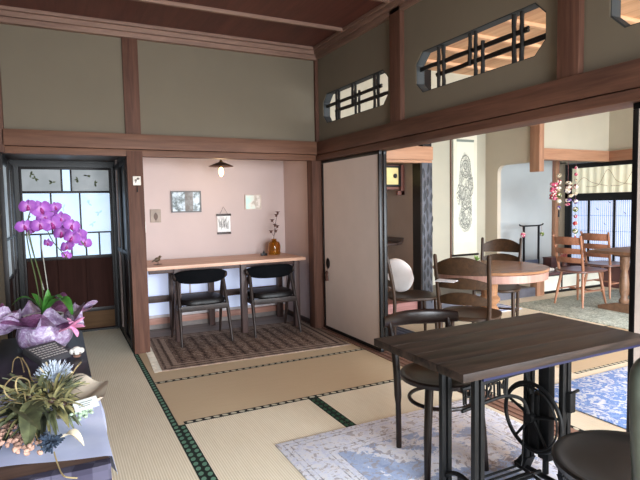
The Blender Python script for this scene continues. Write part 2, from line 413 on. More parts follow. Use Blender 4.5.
# mid-century chairs
def club_chair(label, loc, rz=0, group='desk chairs'):
    t = thing('desk_chair', label, 'chair', loc, rz, group)
    wood_m = plain('dark_brown_frame', (44, 33, 29), .42, var=.2, scale=20, spec=.3) if 'frm' not in G else G['frm']; G['frm'] = wood_m
    for s in (-1, 1):
        b = MB(); b.tube([(s*.222, .055, .60), (s*.232, -.06, .30), (s*.24, -.15, 0)], [.017, .018, .011], 10); b.build('leg', wood_m, t)
        b = MB(); b.tube([(s*.222, .06, .61), (s*.238, .20, .36), (s*.245, .295, 0)], [.016, .019, .011], 10); b.build('leg', wood_m, t)
    b = MB(); b.box(-.225, .225, -.085, -.06, .31, .365, bev=.004); b.build('apron', wood_m, t)
    b = MB(); b.box(-.225, .225, .245, .268, .31, .355, bev=.004); b.build('apron', wood_m, t)
    for s in (-1, 1):
        b = MB(); b.box(s*.228-.011, s*.228+.011, -.07, .26, .31, .355, bev=.003); b.build('apron', wood_m, t)
    def seat(u, v):
        a = 2*PI*u; c, s_ = math.cos(a), math.sin(a)
        k = 2.0/5
        x = .225*math.copysign(abs(c)**(2/3.2), c); y = .205*math.copysign(abs(s_)**(2/3.2), s_)
        prof = [(0, .362), (.9, .364), (1, .378), (1, .40), (.94, .42), (.6, .43), (0, .428)][int(round(v*6))]
        return Vector((x*prof[0], .09 + y*prof[0], prof[1]))
    b = MB(); b.grid(seat, 36, 7, closed_u=True); b.build('seat', LEATH, t)
    def back(u, v):     # curved padded band, wraps the sitter
        a = -1 + 2*u; x = .255*a; y = -.03 + .10*(a*a)
        zc = .625 + .004*(1-a*a); hh = (.068*(1-abs(a)**4*.55))
        ph = 2*PI*v
        return Vector((x, y + .02*math.cos(ph), zc + hh*math.copysign(abs(math.sin(ph))**.8, math.sin(ph))))
    b = MB(); b.grid(back, 25, 17)
    b.build('backrest', BLACKF, t)
    for s in (-1, 1):
        b = MB(); b.tube([(s*.222, .06, .60), (s*.256, .05, .625)], .018, 8); b.ell((s*.254, .062, .628), (.016, .022, .03)); b.build('back_bracket', wood_m, t)
    return t
G = {}
c1 = club_chair('black padded dark wood desk chair standing in front of the hanging banner', (1.215, 4.955, .008))
dup(c1, (1.93, 4.93, .008), -.03, 'black padded dark wood desk chair near the amber vase end of the counter')

# alcove rug
def persian(name, hx, hy, field, motif, line, edge, k=9.0):
    t = NT(name); x = t.xyz(); v = t.coord()
    ax = t.math('SUBTRACT', hx, t.math('ABSOLUTE', x[0])); ay = t.math('SUBTRACT', hy, t.math('ABSOLUTE', x[1]))
    d = t.math('MINIMUM', ax, ay)
    n = t.noise(v, 45, 4, .7, .8); n2 = t.noise(v, 18, 3, .6, .5)
    def saw(c, per): return t.math('ABSOLUTE', t.math('SUBTRACT', t.math('FRACT', t.math('DIVIDE', c, per)), .5))
    gx = saw(t.math('ADD', x[0], 9), 1.3/k); gy = saw(t.math('ADD', x[1], 9), .62/k)
    cell = t.math('ADD', t.math('POWER', t.math('MULTIPLY', gx, 2.2), 2), t.math('POWER', t.math('MULTIPLY', gy, 2.2), 2))
    f = t.math('ADD', t.math('MULTIPLY', cell, .15), t.math('ADD', t.math('MULTIPLY', n, 1.0), t.math('MULTIPLY', n2, .25)))
    c = t.ramp(f, [(.34, line), (.5, field), (.58, motif), (.66, field), (.74, edge), (.88, line)])
    c = t.mix(t.math('MULTIPLY', t.math('GREATER_THAN', gx, .455), .15), c, line)
    stripe = saw(d, .062)
    c2 = t.mix(t.math('LESS_THAN', t.math('ADD', stripe, t.math('MULTIPLY', n, .6)), .48), motif, line)
    t.base(t.mix(t.math('MULTIPLY', t.math('LESS_THAN', d, .15), .4), c, c2), .95, 0, .1).bump(n, .4, .003)
    return t.m
RX = .845; RY = .575; rugrz = math.radians(-2.6)
t = thing('persian_rug', 'dark brown patterned rug with pale fringe under the desk chairs', 'rug', (1.557, 4.728, 0), rugrz)
b = MB(); b.box(-RX, RX, -RY, RY, .0005, .007); b.build('rug_pile', persian('brown_rug_pattern', RX, RY, (100, 82, 74), (190, 168, 152), (56, 45, 42), (130, 108, 96), 12), t)
b = MB()
for s in (-1,):
    y = -RY
    while y < RY:
        b.tube([(s*RX, y, .004), (s*(RX+.035), y+random.uniform(-.012, .012), .003), (s*(RX+.06), y+random.uniform(-.02, .02), .0025)], .0022, 4); y += .008
o = b.build('fringe', plain('cotton_fringe', (196, 184, 168), .9), t); o['kind'] = 'stuff'

# things on and above the desk
t = thing('pendant_lamp', 'small dark metal pendant lamp with a glowing tubular bulb in the alcove', 'lamp', (1.51, 5.2, 0))
b = MB(); b.lathe([(.012, 1.755), (.02, 1.752), (.05, 1.742), (.125, 1.71), (.125, 1.706), (.05, 1.736), (.012, 1.748)], 28); b.build('lamp_shade', plain('bronze_shade', (70, 46, 36), .4, .5), t)
b = MB(); b.lathe([(.016, 1.70), (.018, 1.755), (.012, 1.77), (.004, 1.775)], 16); b.build('socket', BRASS, t)
b = MB(); b.tube([(0, 0, 1.775), (0, 0, 2.2)], .003, 6); b.build('cord', LACQ, t)
b = MB(); b.lathe([(.006, 1.70), (.018, 1.69), (.024, 1.665), (.024, 1.64), (.015, 1.615), (.003, 1.607)], 16); b.build('bulb', emit('warm_filament_bulb', (255, 205, 130), 9), t)
def framed(name, label, cat, x0, x1, z0, z1, y, fm, pm, w=.014):
    t = thing(name, label, cat, ((x0+x1)/2, y, (z0+z1)/2)); hx = (x1-x0)/2; hz = (z1-z0)/2
    b = MB(); b.prism([(-hx, -hz), (hx, -hz), (hx, hz), (-hx, hz)], 'y', -.022, 0, [[(-hx+w, -hz+w), (hx-w, -hz+w), (hx-w, hz-w), (-hx+w, hz-w)]]); b.build('picture_frame', fm, t)
    b = MB(); b.box(-hx+w-.001, hx-w+.001, -.012, -.002, -hz+w-.001, hz-w+.001); b.build('picture', pm, t)
    return t
def photo_mat():
    n = NT('landscape_photo'); v = n.coord((1, 1, 1)); x = n.xyz()
    f = n.noise(v, 14, 6, .7); c = n.ramp(f, [(.32, (52, 58, 52)), (.45, (120, 132, 136)), (.55, (196, 210, 220)), (.7, (236, 240, 244))])
    trunk = n.math('LESS_THAN', n.math('ABSOLUTE', n.math('ADD', x[0], -.03)), n.math('ADD', .028, n.math('MULTIPLY', f, .03)))
    c = n.mix(n.math('MULTIPLY', trunk, .8), c, (112, 100, 92))
    n.base(c, .15); return n.m
framed('framed_picture', 'dark framed landscape photograph hanging left of the pendant lamp', 'picture', 1.10, 1.425, 1.245, 1.478, 5.738, plain('grey_frame', (70, 64, 62), .4), photo_mat())
def card_mat():
    n = NT('pale_card_art'); x = n.xyz(); f = n.noise(n.coord(), 16, 4)
    n.base(n.ramp(n.math('ADD', n.math('MULTIPLY', x[0], 3.2), f), [(.25, (206, 240, 226)), (.5, (232, 228, 216)), (.62, (190, 176, 160)), (.75, (232, 222, 212))]), .3); return n.m
framed('framed_picture', 'small pale framed card hanging right of the pendant lamp', 'picture', 1.93, 2.125, 1.26, 1.432, 5.738, plain('pale_frame', (206, 190, 178), .4), card_mat(), .009)
t = thing('hanging_banner', 'small white banner with dark reed strokes between two wooden rods', 'wall hanging', (1.675, 5.725, 0))
b = MB(); b.box(-.075, .075, -.002, .001, 1.015, 1.205)
b.build('cloth', plain('white_cloth', (236, 230, 226), .9), t)
b = MB()
for i in range(11):
    x = -.05 + .01*i; z = 1.04 + random.random()*.03
    b.tube([(x, -.0035, z), (x + random.uniform(-.006, .006), -.0035, z+.06), (x + random.uniform(-.02, .02), -.0035, min(1.19, z + random.uniform(.09, .14)))], [.0022, .0028, .001], 5)
b.build('reed_strokes', LACQB, t)
b = MB(); b.box(-.085, .085, -.008, .006, 1.195, 1.22, bev=.002); b.build('rod', DWOODX, t)
b = MB(); b.box(-.08, .08, -.008, .006, .99, 1.015, bev=.002); b.build('rod', DWOODX, t)
b = MB(); b.tube([(-.045, -.002, 1.215), (0, 0, 1.30), (.045, -.002, 1.215)], .0018, 5); b.build('string', LACQB, t)
t = thing('leaf_plaque', 'small beige plaque with a dark leaf mark on the alcove wall by the post', 'plaque', (.935, 5.74, 1.215))
b = MB(); b.box(-.055, .055, -.014, 0, -.07, .07, bev=.004); b.build('plate', plain('beige_plate', (150, 134, 120), .5), t)
b = MB(); b.leaf((0, -.017, -.045), (0, -.017, .035), .045, side=(1, 0, 0), fold=0); b.tube([(0, -.016, -.06), (0, -.016, -.01)], .003, 6); b.build('leaf_mark', plain('brown_mark', (92, 72, 62), .6), t)
t = thing('bird_figurine', 'tiny dark bird figurine at the left end of the counter', 'figurine', (.85, 5.22, .749), .4)
b = MB(); b.ell((0, 0, .048), (.034, .02, .022), rot('Y', -.25)); b.ell((.03, 0, .072), (.014, .013, .013)); b.tube([(.042, 0, .073), (.056, 0, .071)], [.004, .001], 6); b.tube([(-.025, 0, .044), (-.06, 0, .03)], [.011, .005], 6); b.build('body', plain('bronze_bird', (88, 70, 52), .5), t)
for s in (-1, 1):
    b = MB(); b.tube([(.004, s*.008, .03), (.004, s*.009, .002)], .002, 5); b.build('leg', LACQB, t)
b = MB(); b.box(-.03, .04, -.02, .02, 0, .003); b.build('base', LACQB, t)
t = thing('glass_vase', 'amber glass bottle vase on the right end of the counter', 'vase', (2.17, 5.46, .749))
b = MB(); b.lathe([(.01, .0), (.064, .002), (.07, .02), (.07, .11), (.058, .142), (.03, .155), (.028, .172), (.034, .178), (.024, .178), (.022, .155), (.05, .138), (.062, .11), (.062, .02), (.01, .01)], 28); b.build('glass_body', AMBER, t)
t = thing('dried_branch', 'dried cotton branch with dark brown bolls standing in the amber vase', 'dried flower', (2.17, 5.46, .765))
b = MB(); sp_ = [(0, 0, .0), (-.01, 0, .12), (.005, 0, .22), (.02, 0, .32), (.045, -.005, .44)]; b.tube(sp_, [.004, .004, .003, .003, .002], 6)
for p, q in (((0, 0, .19), (-.03, -.01, .235)), ((.01, 0, .26), (.04, 0, .29)), ((.02, 0, .31), (-.015, -.01, .36)), ((.0, 0, .2), (.02, -.01, .24))): b.tube([p, q], .002, 5)
b.build('stem', DWOODX, t)
for p in ((-.035, -.01, .24), (.045, 0, .295), (-.02, -.01, .365), (.022, -.01, .245), (.05, -.005, .45), (.035, 0, .42), (.012, -.01, .31)):
    b = MB()
    for k in range(5):
        a = 2*PI*k/5; b.leaf(p, (p[0]+.032*math.cos(a), p[1]+.032*math.sin(a), p[2]+.02), .024, th=.002, n=4)
    b.ell(p, (.014, .014, .013), u=8, v=6); b.build('boll', plain('brown_boll', (100, 66, 58), .8) if 'boll' not in G else G['boll'], t); G['boll'] = bpy.data.materials['brown_boll']
t = thing('incense_holder', 'small black knobbed box beside the amber vase on the counter', 'box', (2.03, 5.42, .749))
b = MB(); b.box(-.034, .034, -.022, .022, 0, .026, bev=.003); b.build('box', LACQ, t)
b = MB(); b.lathe([(.012, .026), (.012, .04), (.006, .044), (.006, .052), (.002, .055)], 10); b.build('knob', LACQ, t)
t = thing('post_ornament', 'small white tile charm with a dark tail hanging on the brown post', 'ornament', (.637, 4.815, 1.54))
b = MB(); b.box(-.034, .034, -.012, 0, -.04, .04, bev=.006); b.build('tile', plain('white_tile', (222, 212, 200), .5), t)
b = MB(); b.tube([(-.012, -.014, -.02), (0, -.014, .01), (.014, -.014, .02)], .003, 5); b.ell((.01, -.013, .018), (.012, .003, .01)); b.ell((-.01, -.013, .002), (.009, .003, .012)); b.build('flower_motif', plain('grey_motif', (110, 100, 92), .6), t)
b = MB(); b.tube([(.0, -.008, -.04), (.002, -.008, -.10)], [.003, .005], 6); b.build('tail', LACQB, t)
t = thing('light_switch', 'narrow white switch plate on the alcove edge of the brown post', 'switch', (.70, 4.90, 1.13))
b = MB(); b.box(-.004, .008, -.018, .018, -.05, .05, bev=.002); b.build('plate', plain('white_plastic', (228, 222, 216), .4), t)

# ------------------------------------------------------------------ corridor with the glazed door
slab('wall_corridor_back', LACQB, (-.5, .62, 6.0, 6.08, 1.80, 2.3), (-.5, -.40, 6.0, 6.08, 0, 1.8))
slab('ceiling_corridor', DWOODX, (-.5, .62, 4.95, 6.08, 1.80, 1.86))
slab('wall_corridor_right', LACQ, (.575, .622, 4.945, 6.0, 0, 1.8))
b = MB(); 
for y0, y1 in ((4.98, 5.02), (5.44, 5.50), (5.90, 5.96)): b.box(.553, .575, y0, y1, .01, 1.75, bev=.003)
for z0, z1 in ((.01, .06), (.86, .90), (1.70, 1.75)): b.box(.557, .575, 5.02, 5.9, z0, z1, bev=.003)
struct(b.build('trim_13', LACQB))
b = MB(); b.prism([(-.40, 0), (.575, 0), (.575, 1.80), (-.40, 1.80)], 'y', 5.99, 6.06, [[(-.325, .02), (.535, .02), (.535, 1.735), (-.325, 1.735)]]); struct(b.build('trim_14', LACQ))
# door leaf
b = MB(); 
def dbar(x0, x1, z0, z1, y0=6.0, y1=6.03): b.box(x0, x1, y0, y1, z0, z1, bev=.002)
dbar(-.325, -.30, .02, 1.735); dbar(.51, .535, .02, 1.735); dbar(-.30, .51, 1.71, 1.735)
dbar(-.30, .51, 1.468, 1.492); dbar(-.30, .51, .78, .815); dbar(-.30, .51, .21, .25)
d = struct(b.build('door_5', LACQB))
def bars(name, m, lst):
    for q in lst:
        b = MB(); b.box(*q, bev=.0015); b.build(name, m, d)
b = MB(); b.box(-.32, .53, 6.028, 6.034, .02, .80); b.build('backing_board', DWOOD, d)
bars('glazing_bar', LACQB, [(.048, .066, 6.0, 6.025, 1.492, 1.71), (.136, .154, 6.0, 6.025, 1.492, 1.71), (-.30, .51, 6.002, 6.026, 1.046, 1.062)])
bars('glazing_bar', LACQB, [(x-.008, x+.008, 6.002, 6.026, 1.062, 1.468) for x in (-.05, .22)])
bars('glazing_bar', LACQB, [(x-.008, x+.008, 6.002, 6.026, .815, 1.046) for x in (-.16, -.02, .12, .26, .39)])
b = MB(); b.box(-.30, .048, 6.01, 6.016, 1.492, 1.71); b.build('pane', PANE2, d)
b = MB(); b.box(.066, .136, 6.01, 6.016, 1.492, 1.71); b.build('pane', PANE, d)
b = MB(); b.box(.154, .51, 6.01, 6.016, 1.492, 1.71); b.build('pane', PANE2, d)
for x0, x1 in ((-.30, -.058), (-.042, .212), (.228, .51)):
    b = MB(); b.box(x0, x1, 6.01, 6.016, 1.062, 1.468); b.build('pane', PANE, d)
xs = [-.30, -.16, -.02, .12, .26, .39, .51]
for x0, x1 in zip(xs, xs[1:]):
    b = MB(); b.box(x0+.008*(x0 > -.3), x1-.008, 6.01, 6.016, .815, 1.046); b.build('pane', PANE, d)
LEAFG = plain('olive_leaf_transfer', (96, 104, 70), .7); LEAFP = emit('pale_leaf_transfer', (170, 194, 222), .7)
for x, z in ((-.18, 1.62), (-.03, 1.58), (.21, 1.61), (.37, 1.57), (-.22, 1.66), (.30, 1.65)):
    b = MB()
    for k in range(4):
        a = random.random()*6; b.leaf((x, 6.008, z), (x + .035*math.cos(a), 6.008, z + .035*math.sin(a)), .016, side=(-math.sin(a), 0, math.cos(a)), th=.001, n=4, fold=0)
    b.build('leaf_decal', LEAFG, d)
for x, z in ((.06, 1.32), (.10, 1.18), (.30, 1.36), (.40, 1.26), (.33, 1.15), (-.2, 1.36)):
    b = MB()
    for k in range(3):
        a = random.random()*6; b.leaf((x, 6.008, z), (x + .04*math.cos(a), 6.008, z + .04*math.sin(a)), .02, side=(-math.sin(a), 0, math.cos(a)), th=.001, n=4, fold=0)
    b.build('leaf_decal', LEAFP, d)
pw = [-.30, -.02, .245, .51]
for i in range(3):
    b = MB(); b.box(pw[i]+.004, pw[i+1]-.004, 6.006, 6.024, .25, .78, bev=.004); b.build('wood_panel', DWOOD, d)
b = MB(); b.box(-.30, .51, 6.004, 6.026, .03, .21, bev=.004); b.build('kick_board', wood('brown_kick_board', (70, 50, 36), (100, 76, 54), 'x', .7, .8, spec=.1), d)
# glazed sliding doors on the corridor's left
slab('wall_left', LACQB, (-.46, -.40, 4.92, 6.06, 1.74, 1.86), (-.46, -.40, 4.92, 6.06, 0, .10))
b = MB()
for y0, y1 in ((4.80, 4.83), (5.36, 5.44), (5.74, 5.99)): b.box(-.405, -.365, y0, y1, .03, 1.74, bev=.003)
for z0, z1 in ((.03, .10), (.70, .74), (1.05, 1.07), (1.68, 1.74)): b.box(-.40, -.37, 4.83, 5.9, z0, z1, bev=.003)
w = struct(b.build('window_4', LACQB))
for y0, y1 in ((4.83, 5.36), (5.44, 5.74)):
    for z0, z1, m in ((.10, .70, DWOOD), (.74, 1.05, PANE3), (1.07, 1.68, PANE3)):
        b = MB(); b.box(-.39, -.383, y0, y1, z0, z1); b.build('pane', m, w)
# rear of the first room (behind the camera): tall garden glazing
slab('wall_front', PLASTER, (-.5, 2.45, -2.28, -2.2, 2.35, 2.93), (-.5, -.2, -2.28, -2.2, 0, 2.35), (2.2, 2.45, -2.28, -2.2, 0, 2.35))
b = MB()
for x in (-.2, .58, 1.38, 2.16): b.box(x, x+.05, -2.26, -2.21, 0, 2.35)
b.box(-.2, 2.2, -2.26, -2.21, 0, .08); b.box(-.2, 2.2, -2.26, -2.21, 2.28, 2.35)
struct(b.build('window_5', LACQB))
slab('wall_left_room', PLASTER, (-.46, -.40, -2.2, 4.80, 1.95, 2.93), (-.46, -.40, -2.2, -.6, 0, 1.95), (-.46, -.40, 2.4, 4.80, 0, 1.95))
b = MB()
for y in (-.6, .4, 1.36, 2.35): b.box(-.45, -.41, y, y+.05, 0, 1.95)
b.box(-.45, -.41, -.6, 2.4, 0, .3); b.box(-.45, -.41, -.6, 2.4, 1.88, 1.95)
struct(b.build('window_6', LACQB))
# ceiling lamp of the first room (out of the picture, casts the beam's soft shadow in the alcove)
t = thing('ceiling_lamp', 'round white ceiling lamp in the middle of the tatami room', 'lamp', (1.0, 2.3, 2.70))
b = MB(); b.lathe([(.02, 0), (.15, .01), (.2, .05), (.2, .09), (.15, .12), (.02, .12)], 24); b.build('lamp_shade', emit('ceiling_lamp_globe', (255, 240, 220), 4), t)
b = MB(); b.lathe([(.05, .12), (.05, .156)], 16); b.build('mount', DWOODX, t)

# ------------------------------------------------------------------ low tables on the left with flowers
BLUEB = plain('blue_black_table_paint', (44, 43, 50), .45, var=.15)
BROWNT = wood('brown_low_table_wood', (70, 52, 46), (100, 78, 68), 'x', .8, .5)
t = thing('low_table', 'black painted low table carrying the orchid and the slate sign', 'table', (-.125, 3.345, 0))
b = MB(); b.box(-.235, .24, -.555, .555, .425, .468, bev=.004); b.build('tabletop', BLUEB, t)
for x in (-.20, .205):
    for y in (-.51, .51):
        b = MB(); b.box(x-.025, x+.025, y-.025, y+.025, 0, .425, bev=.003); b.build('leg', BLUEB, t)
b = MB(); b.box(-.2, .215, -.53, .53, .34, .425, bev=.003); b.build('apron', BLUEB, t)
t = thing('low_table', 'brown wooden low table carrying the dried bouquet', 'table', (-.125, 2.285, 0))
b = MB(); b.box(-.235, .243, -.475, .475, .425, .462, bev=.004); b.build('tabletop', BROWNT, t)
for x in (-.20, .205):
    for y in (-.43, .43):
        b = MB(); b.box(x-.025, x+.025, y-.025, y+.025, 0, .425, bev=.003); b.build('leg', BROWNT, t)
b = MB(); b.box(-.2, .218, -.45, .45, .36, .425, bev=.003); b.build('apron', BROWNT, t)
# white cloth on the near table
def clothf(u, v):
    x = -.35 + u*.555; y = 1.865 + .06*(1-u)*1.0 + v*(.83 - .05*u) + .03*math.sin(u*5)*(1-v)
    z = .4655 + .0035*math.sin(u*9 + v*3)*math.cos(v*7)
    if x > .117:
        e = x - .117; x = .1235 + .16*e*(1 + .5*math.sin(v*11)) + .004; z = .4655 - e*1.35*(.55 + .75*math.sin(PI*min(1, v*1.25)))
    return Vector((x, y, z))
b = MB(); b.grid(clothf, 46, 30, .0015)
tag(b.build('tablecloth', plain('white_linen', (208, 218, 255), .9, var=.03)), 'thin white cloth spread under the dried bouquet, hanging over the table edge', 'cloth')
def patch_mat():
    n = NT('dark_patchwork'); v = n.coord((14, 14, 14)); c = n.voro(v, 1, 'Color', 'F1'); x = n.xyz(n.coord())
    ch = n.new('ShaderNodeTexChecker'); n.link(n.coord(rotz=.3), ch.inputs['Vector']); ch.inputs['Scale'].default_value = 17
    ch.inputs['Color1'].default_value = lin((62, 60, 78)); ch.inputs['Color2'].default_value = lin((92, 90, 108))
    ch2 = n.new('ShaderNodeTexChecker'); n.link(n.coord(), ch2.inputs['Vector']); ch2.inputs['Scale'].default_value = 9
    ch2.inputs['Color1'].default_value = lin((70, 66, 82)); ch2.inputs['Color2'].default_value = lin((52, 48, 60))
    n.base(n.mix(.5, ch.outputs[0], ch2.outputs[0]), .9, 0, .1); return n.m
def runf(u, v):
    x = -.34 + .46*u; s = v*.42
    if s < .035: return Vector((x, 1.84 - s, .4645))
    return Vector((x, 1.803 - .004*math.sin(u*9) - .003, .4645 - (s - .035)))
b = MB(); b.grid(runf, 24, 24, .0015)
tag(b.build('patchwork_runner', patch_mat()), 'dark blue patchwork cloth hanging down the near end of the brown low table', 'cloth')

# orchid
t = thing('potted_orchid', 'purple moth orchid in a pot wrapped in mauve paper on the black low table', 'plant', (-.10, 3.52, .469))
def wrapmat(nm, c1, c2, c3):
    n = NT(nm); f = n.noise(n.coord(), 26, 5, .7, 1.2)
    n.base(n.ramp(f, [(.3, c1), (.5, c2), (.66, c3)]), .3, 0, .6); n.bump(n.noise(n.coord(), 14, 4, .7, 1), .8, .012); return n.m
WRAP = wrapmat('mauve_crinkled_wrap', (122, 88, 130), (176, 152, 188), (226, 220, 236))
WRAPD = wrapmat('deep_purple_wrap', (84, 38, 72), (116, 66, 104), (160, 116, 150))
def wrapf(u, v):
    a = 2*PI*u
    r = [.125, .15, .155, .15, .135, .15, .20, .245][0] if False else None
    k = v*7; i = min(6, int(k)); fr = k - i
    R = [.115, .145, .152, .145, .130, .155, .205, .24]; Z = [.002, .04, .085, .12, .15, .17, .19, .205]
    r = R[i] + (R[i+1]-R[i])*fr; z = Z[i] + (Z[i+1]-Z[i])*fr
    w = max(0, v - .5)*2
    r *= 1 + .03*math.sin(9*a) + w*(.16*math.sin(5*a + 1) + .10*math.sin(11*a))
    z += w*(.045*math.sin(4*a + .6) + .035*math.sin(9*a + 2)) 
    return Vector((r*math.cos(a), r*math.sin(a), z))
b = MB(); b.grid(wrapf, 90, 22, .0012, closed_u=True); b.build('wrapping_paper', WRAP, t, sharp=25)
def wrap2(u, v):
    a = 2*PI*u; w = v
    r = .125 + .13*v; z = .15 + .07*v + w*(.045*math.sin(4*a + 3.2) + .03*math.sin(7*a))
    r *= 1 + w*.12*math.sin(6*a)
    return Vector((r*math.cos(a), r*math.sin(a), z))
b = MB(); b.grid(wrap2, 70, 10, .0012, closed_u=True); b.build('inner_wrap', WRAPD, t, sharp=25)
# sheet of wrap folded towards the left
def wrap3(u, v):
    x = -.12 - .17*u; y = -.16 + .26*v
    return Vector((x, y, .20 + .05*math.sin(u*3 + v*4) - .07*u + .02*math.sin(v*13)))
b = MB(); b.grid(wrap3, 14, 14, .0012); b.build('wrap_flap', WRAP, t, sharp=25)
b = MB(); b.lathe([(.085, .01), (.11, .2), (.105, .2), (.08, .18)], 24); b.build('pot', plain('white_pot', (220, 214, 216), .4), t)
b = MB(); b.lathe([(.002, .18), (.10, .19), (.10, .195), (.002, .20)], 20); b.build('moss', plain('bark_moss', (86, 74, 50), .9, var=.4, scale=60), t)
OFS = Vector((-.10, 3.52, .469))
def op(px, py, y=3.52): return at(px, py, 'y', y) - OFS
OL = plain('orchid_leaf', (62, 116, 46), .35, var=.15, scale=14)
for tip, w, bd in ((tuple(op(73, 317, 3.38)), .085, (.02, -.02, .10)), (tuple(op(64, 300, 3.45)), .07, (0, -.01, .06)), ((.15, -.05, .26), .07, (.0, .0, .05)), ((-.06, .05, .33), .05, (0, 0, .02)), ((.03, -.05, .36), .05, (.01, -.02, 0)), ((-.16, -.04, .28), .06, (0, 0, .07))):
    b = MB(); b.leaf((0, 0, .20), tip, w, bd, th=.004, n=12, fold=.18); b.build('leaf', OL, t)
STEMG = plain('orchid_stem', (78, 92, 52), .5); STK = plain('plant_stake', (160, 158, 150), .5)
def arc(pts, n=22):
    pts = [Vector(p) for p in pts]; out = []
    for i in range(n):
        s = i/(n-1)*(len(pts)-1); k = min(len(pts)-2, int(s)); f = s - k
        p0, p1, p2, p3 = pts[max(k-1, 0)], pts[k], pts[k+1], pts[min(k+2, len(pts)-1)]
        out.append(.5*((2*p1) + (p2-p0)*f + (2*p0-5*p1+4*p2-p3)*f*f + (3*p1-p0-3*p2+p3)*f**3))
    return out
b = MB(); b.tube(arc([(.0, 0, .2), op(42, 285), op(34, 255), op(28, 225), op(32, 209), op(45, 206), op(60, 218), op(75, 233), op(86, 248)]), .0035, 6); b.build('flower_stem', STEMG, t)
b = MB(); b.tube(arc([(-.01, .01, .2), op(36, 280, 3.56), op(29, 250, 3.56), op(26, 226, 3.56), op(30, 216, 3.55)]), .0035, 6)
b.tube(arc([op(44, 222), op(52, 240), op(62, 252), op(67, 258)]), .0028, 6); b.build('flower_stem', STEMG, t)
for a_, b_ in (((44, 290), (27, 232)), ((48, 290), (40, 236))):
    b = MB(); b.tube([op(*a_, 3.54), op(*b_, 3.54)], .0028, 6); b.build('stake', STK, t)
def petm():
    n = NT('magenta_petal'); f = n.noise(n.coord(), 40, 3)
    x = n.xyz(); d = n.math('SQRT', n.math('ADD', n.math('POWER', x[0], 2), n.math('POWER', x[2], 2)))
    ve = n.math('SINE', n.math('MULTIPLY', n.new('ShaderNodeMath', operation='ARCTAN2').outputs[0], 1)) if False else f
    n.base(n.ramp(n.math('ADD', n.math('MULTIPLY', d, 20), n.math('MULTIPLY', n.math('SUBTRACT', f, .5), .5)), [(.05, (214, 160, 214)), (.35, (166, 96, 184)), (.75, (142, 76, 166)), (.95, (178, 116, 196))]), .55, 0, .2)
    n.b.inputs['Subsurface Weight'].default_value = 0; return n.m
PET = petm(); LIP = plain('deep_magenta_lip', (150, 40, 120), .5, var=.2, scale=60)
def bloom_mesh():
    b = MB()
    for a, L, w in ((90, .036, .026), (210, .034, .026), (330, .034, .026)):
        a = math.radians(a); d = Vector((math.cos(a), 0, math.sin(a)))
        b.leaf((0, .003, 0), d*L + Vector((0, .004, 0)), w, (0, -.003, 0), side=Vector((-d.z, 0, d.x)), th=.001, n=7, fold=-.16)
    for s in (-1, 1):
        d = Vector((s*.985, 0, .17))
        b.leaf((0, -.001, 0), d*.042 + Vector((0, .002, 0)), .050, (0, -.006, 0), side=Vector((-d.z, 0, d.x)), th=.001, n=8, fold=-.14)
    return b
def lip_mesh():
    b = MB(); b.ell((0, -.007, -.008), (.007, .007, .009), u=10, v=6); b.leaf((0, -.006, -.008), (0, -.014, -.022), .016, side=(1, 0, 0), th=.001, n=5); b.ell((0, -.008, .002), (.004, .005, .005), u=8, v=5)
    return b
blooms = [(28,207,1.0),(40,209,1.15),(50,213,1.1),(61,219,1.0),(55,207,.7),(71,226,.95),(79,235,.9),(84,243,.85),(52,224,1.15),(62,233,1.1),(72,238,1.0),(24,227,.95),(33,228,1.0),(40,226,1.05),(67,247,.85),(48,243,.6),(45,218,1.0),(66,255,.6)]
first = None
for i, (px, py, sc) in enumerate(blooms):
    p = op(px + .5, py, 3.46 + .075*((i*7) % 5)/4)
    if first is None:
        o = bloom_mesh().build('bloom', PET, t); l = lip_mesh().build('lip', LIP, o); first = (o, l)
    else:
        o = first[0].copy(); COL.objects.link(o); o.parent = t; l = first[1].copy(); COL.objects.link(l); l.parent = o
    o.location = p; o.scale = (sc*1.3,)*3
    o.rotation_euler = (random.uniform(-.5, .2), random.uniform(-.45, .45), random.uniform(-.75, .55))
# pink ribbon
RIB = plain('pink_satin_ribbon', (226, 150, 188), .35, var=.08)
b = MB()
rp = op(71, 327, 3.34)
for d, w in (((.075, -.01, .05), .06), ((-.065, -.012, -.02), .055), ((.075, -.01, -.005), .05), ((-.02, -.015, .06), .05), ((.03, -.02, -.06), .045)):
    b.leaf(rp, rp + Vector(d), w, (0, -.02, .0), th=.0012, n=8, fold=.3)
b.ell(rp, (.014, .012, .012), u=10, v=8); b.build('ribbon_bow', RIB, t)
b = MB(); b.lathe([(.1345, .155), (.137, .165), (.1345, .175)], 40, cap=False); b.build('ribbon_band', plain('lilac_band', (186, 140, 196), .35), t)
# slate sign
t = thing('slate_sign', 'dark slate plaque with pale handwriting lying askew in front of the orchid', 'sign', (-.085, 3.20, .469), math.radians(38))
b = MB(); b.box(-.095, .095, -.075, .075, 0, .032, bev=.002, mat=Matrix.Translation((0, 0, .030)) @ rot('X', .34)); b.build('slate', plain('dark_slate', (70, 69, 73), .6, var=.15), t)
b = MB()
for k in range(6):
    y = -.06 + k*.021; x = -.08
    while x < .07:
        L = random.uniform(.008, .022); b.box(x, min(.082, x+L), y, y+.008, .0318, .033, mat=Matrix.Translation((0, 0, .030)) @ rot('X', .34)); x += L + .005
b.build('handwriting', plain('chalk_marks', (186, 182, 178), .8), t)
t = thing('cotton_boll', 'white fluffy cotton boll with brown husk lying beside the slate sign', 'dried flower', (.062, 3.18, .469))
b = MB(); 
for p, r in (((0, 0, .042), .026), ((.02, .006, .038), .02), ((-.02, .004, .038), .02), ((0, -.015, .036), .018)): b.ell(p, (r, r, r*.85), u=12, v=8)
b.build('cotton', plain('cotton_white', (236, 228, 220), .95), t)
b = MB()
